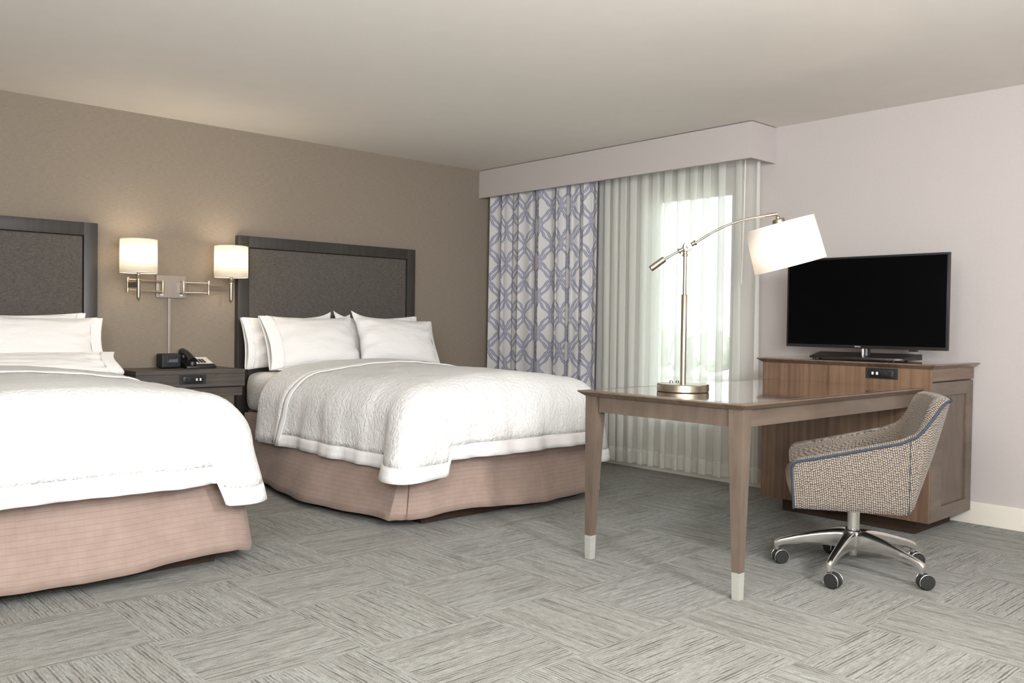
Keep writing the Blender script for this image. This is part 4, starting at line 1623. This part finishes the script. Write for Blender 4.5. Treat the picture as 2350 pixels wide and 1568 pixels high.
# column and five-star base
bm = new_bm(); lathe(bm, [(0.0265, 0.185), (0.0265, 0.300), (0.024, 0.322)], CC, seg=32)
obj('column', bm, 'polished_alloy', ch, smooth=40)
bm = new_bm(); lathe(bm, [(0.014, 0.072), (0.0165, 0.075), (0.0165, 0.098), (0.020, 0.100), (0.024, 0.112), (0.034, 0.118), (0.036, 0.16), (0.034, 0.186), (0.028, 0.190)], CC, seg=32)
obj('hub', bm, 'polished_alloy', ch, smooth=40)
for k_ in range(5):
    th = R(-152 + 72 * k_)
    dv = Vector((math.cos(th), math.sin(th), 0))
    sv = Vector((-dv.y, dv.x, 0))
    # leg: a tapering cast arm, arched, with a turned-down end
    prof = [(0.018, 0.192, 0.098, 0.028), (0.06, 0.190, 0.106, 0.025), (0.12, 0.180, 0.110, 0.022), (0.19, 0.163, 0.107, 0.0195), (0.26, 0.142, 0.098, 0.017), (0.305, 0.127, 0.090, 0.0155), (0.332, 0.118, 0.076, 0.0150), (0.346, 0.106, 0.070, 0.0130)]
    bm = new_bm()
    rings = []
    for r_, zt, zb, hw_ in prof:
        c_ = CC + dv * r_
        sec = [(-hw_ * 0.55, zt), (hw_ * 0.55, zt), (hw_, zt - 0.008), (hw_ * 0.85, zb + 0.004), (hw_ * 0.45, zb), (-hw_ * 0.45, zb), (-hw_ * 0.85, zb + 0.004), (-hw_, zt - 0.008)]
        rings.append([c_ + sv * a + Vector((0, 0, b)) for a, b in sec])
    V = sheet(bm, rings, closed=True)
    bm.faces.new(V[0][::-1]); bm.faces.new(V[-1])
    lg = obj('base_leg', bm, 'polished_alloy', ch, smooth=50, subsurf=1)
    c_ = CC + dv * 0.331
    bm = new_bm(); lathe(bm, [(0.0115, 0.067), (0.0125, 0.070), (0.0135, 0.100)], c_, seg=20)
    obj('leg_end', bm, 'polished_alloy', lg, smooth=40)
    # caster: hooded twin wheel
    cyaw = R((20, -35, 15, 10, -60)[k_]) + R(33)
    wx = Vector((math.cos(cyaw), math.sin(cyaw), 0))       # rolling direction
    wa = Vector((-wx.y, wx.x, 0))                          # axle
    wc = c_ + wx * 0.017 + Vector((0, 0, 0.0332))
    cs = bm = new_bm()
    lathe(bm, [(0.019, -0.023), (0.029, -0.0225), (0.033, -0.017), (0.033, -0.004), (0.030, -0.003), (0.030, 0.003), (0.033, 0.004), (0.033, 0.017), (0.029, 0.0225), (0.019, 0.023)], wc, wa, 32)
    cst = obj('caster', bm, 'caster_black', ch, smooth=40)
    bm = new_bm(); lathe(bm, [(0.0075, 0.054), (0.0095, 0.056), (0.0105, 0.071)], c_, seg=16)
    tube(bm, [c_ + Vector((0, 0, 0.060)), wc + Vector((0, 0, 0.026))], [0.011, 0.012], 12)
    obj('caster_stem', bm, 'caster_black', cst, smooth=40)
    for s_ in (-1, 1):
        bm = new_bm()
        tube(bm, [wc + wa * (0.0205 * s_) + (wx * math.cos(a) + Vector((0, 0, math.sin(a)))) * 0.0338 for a in [R(-25 + 230 * q / 26) for q in range(27)]], 0.0021, 8)
        obj('chrome_hood', bm, 'polished_alloy', cst, smooth=60)
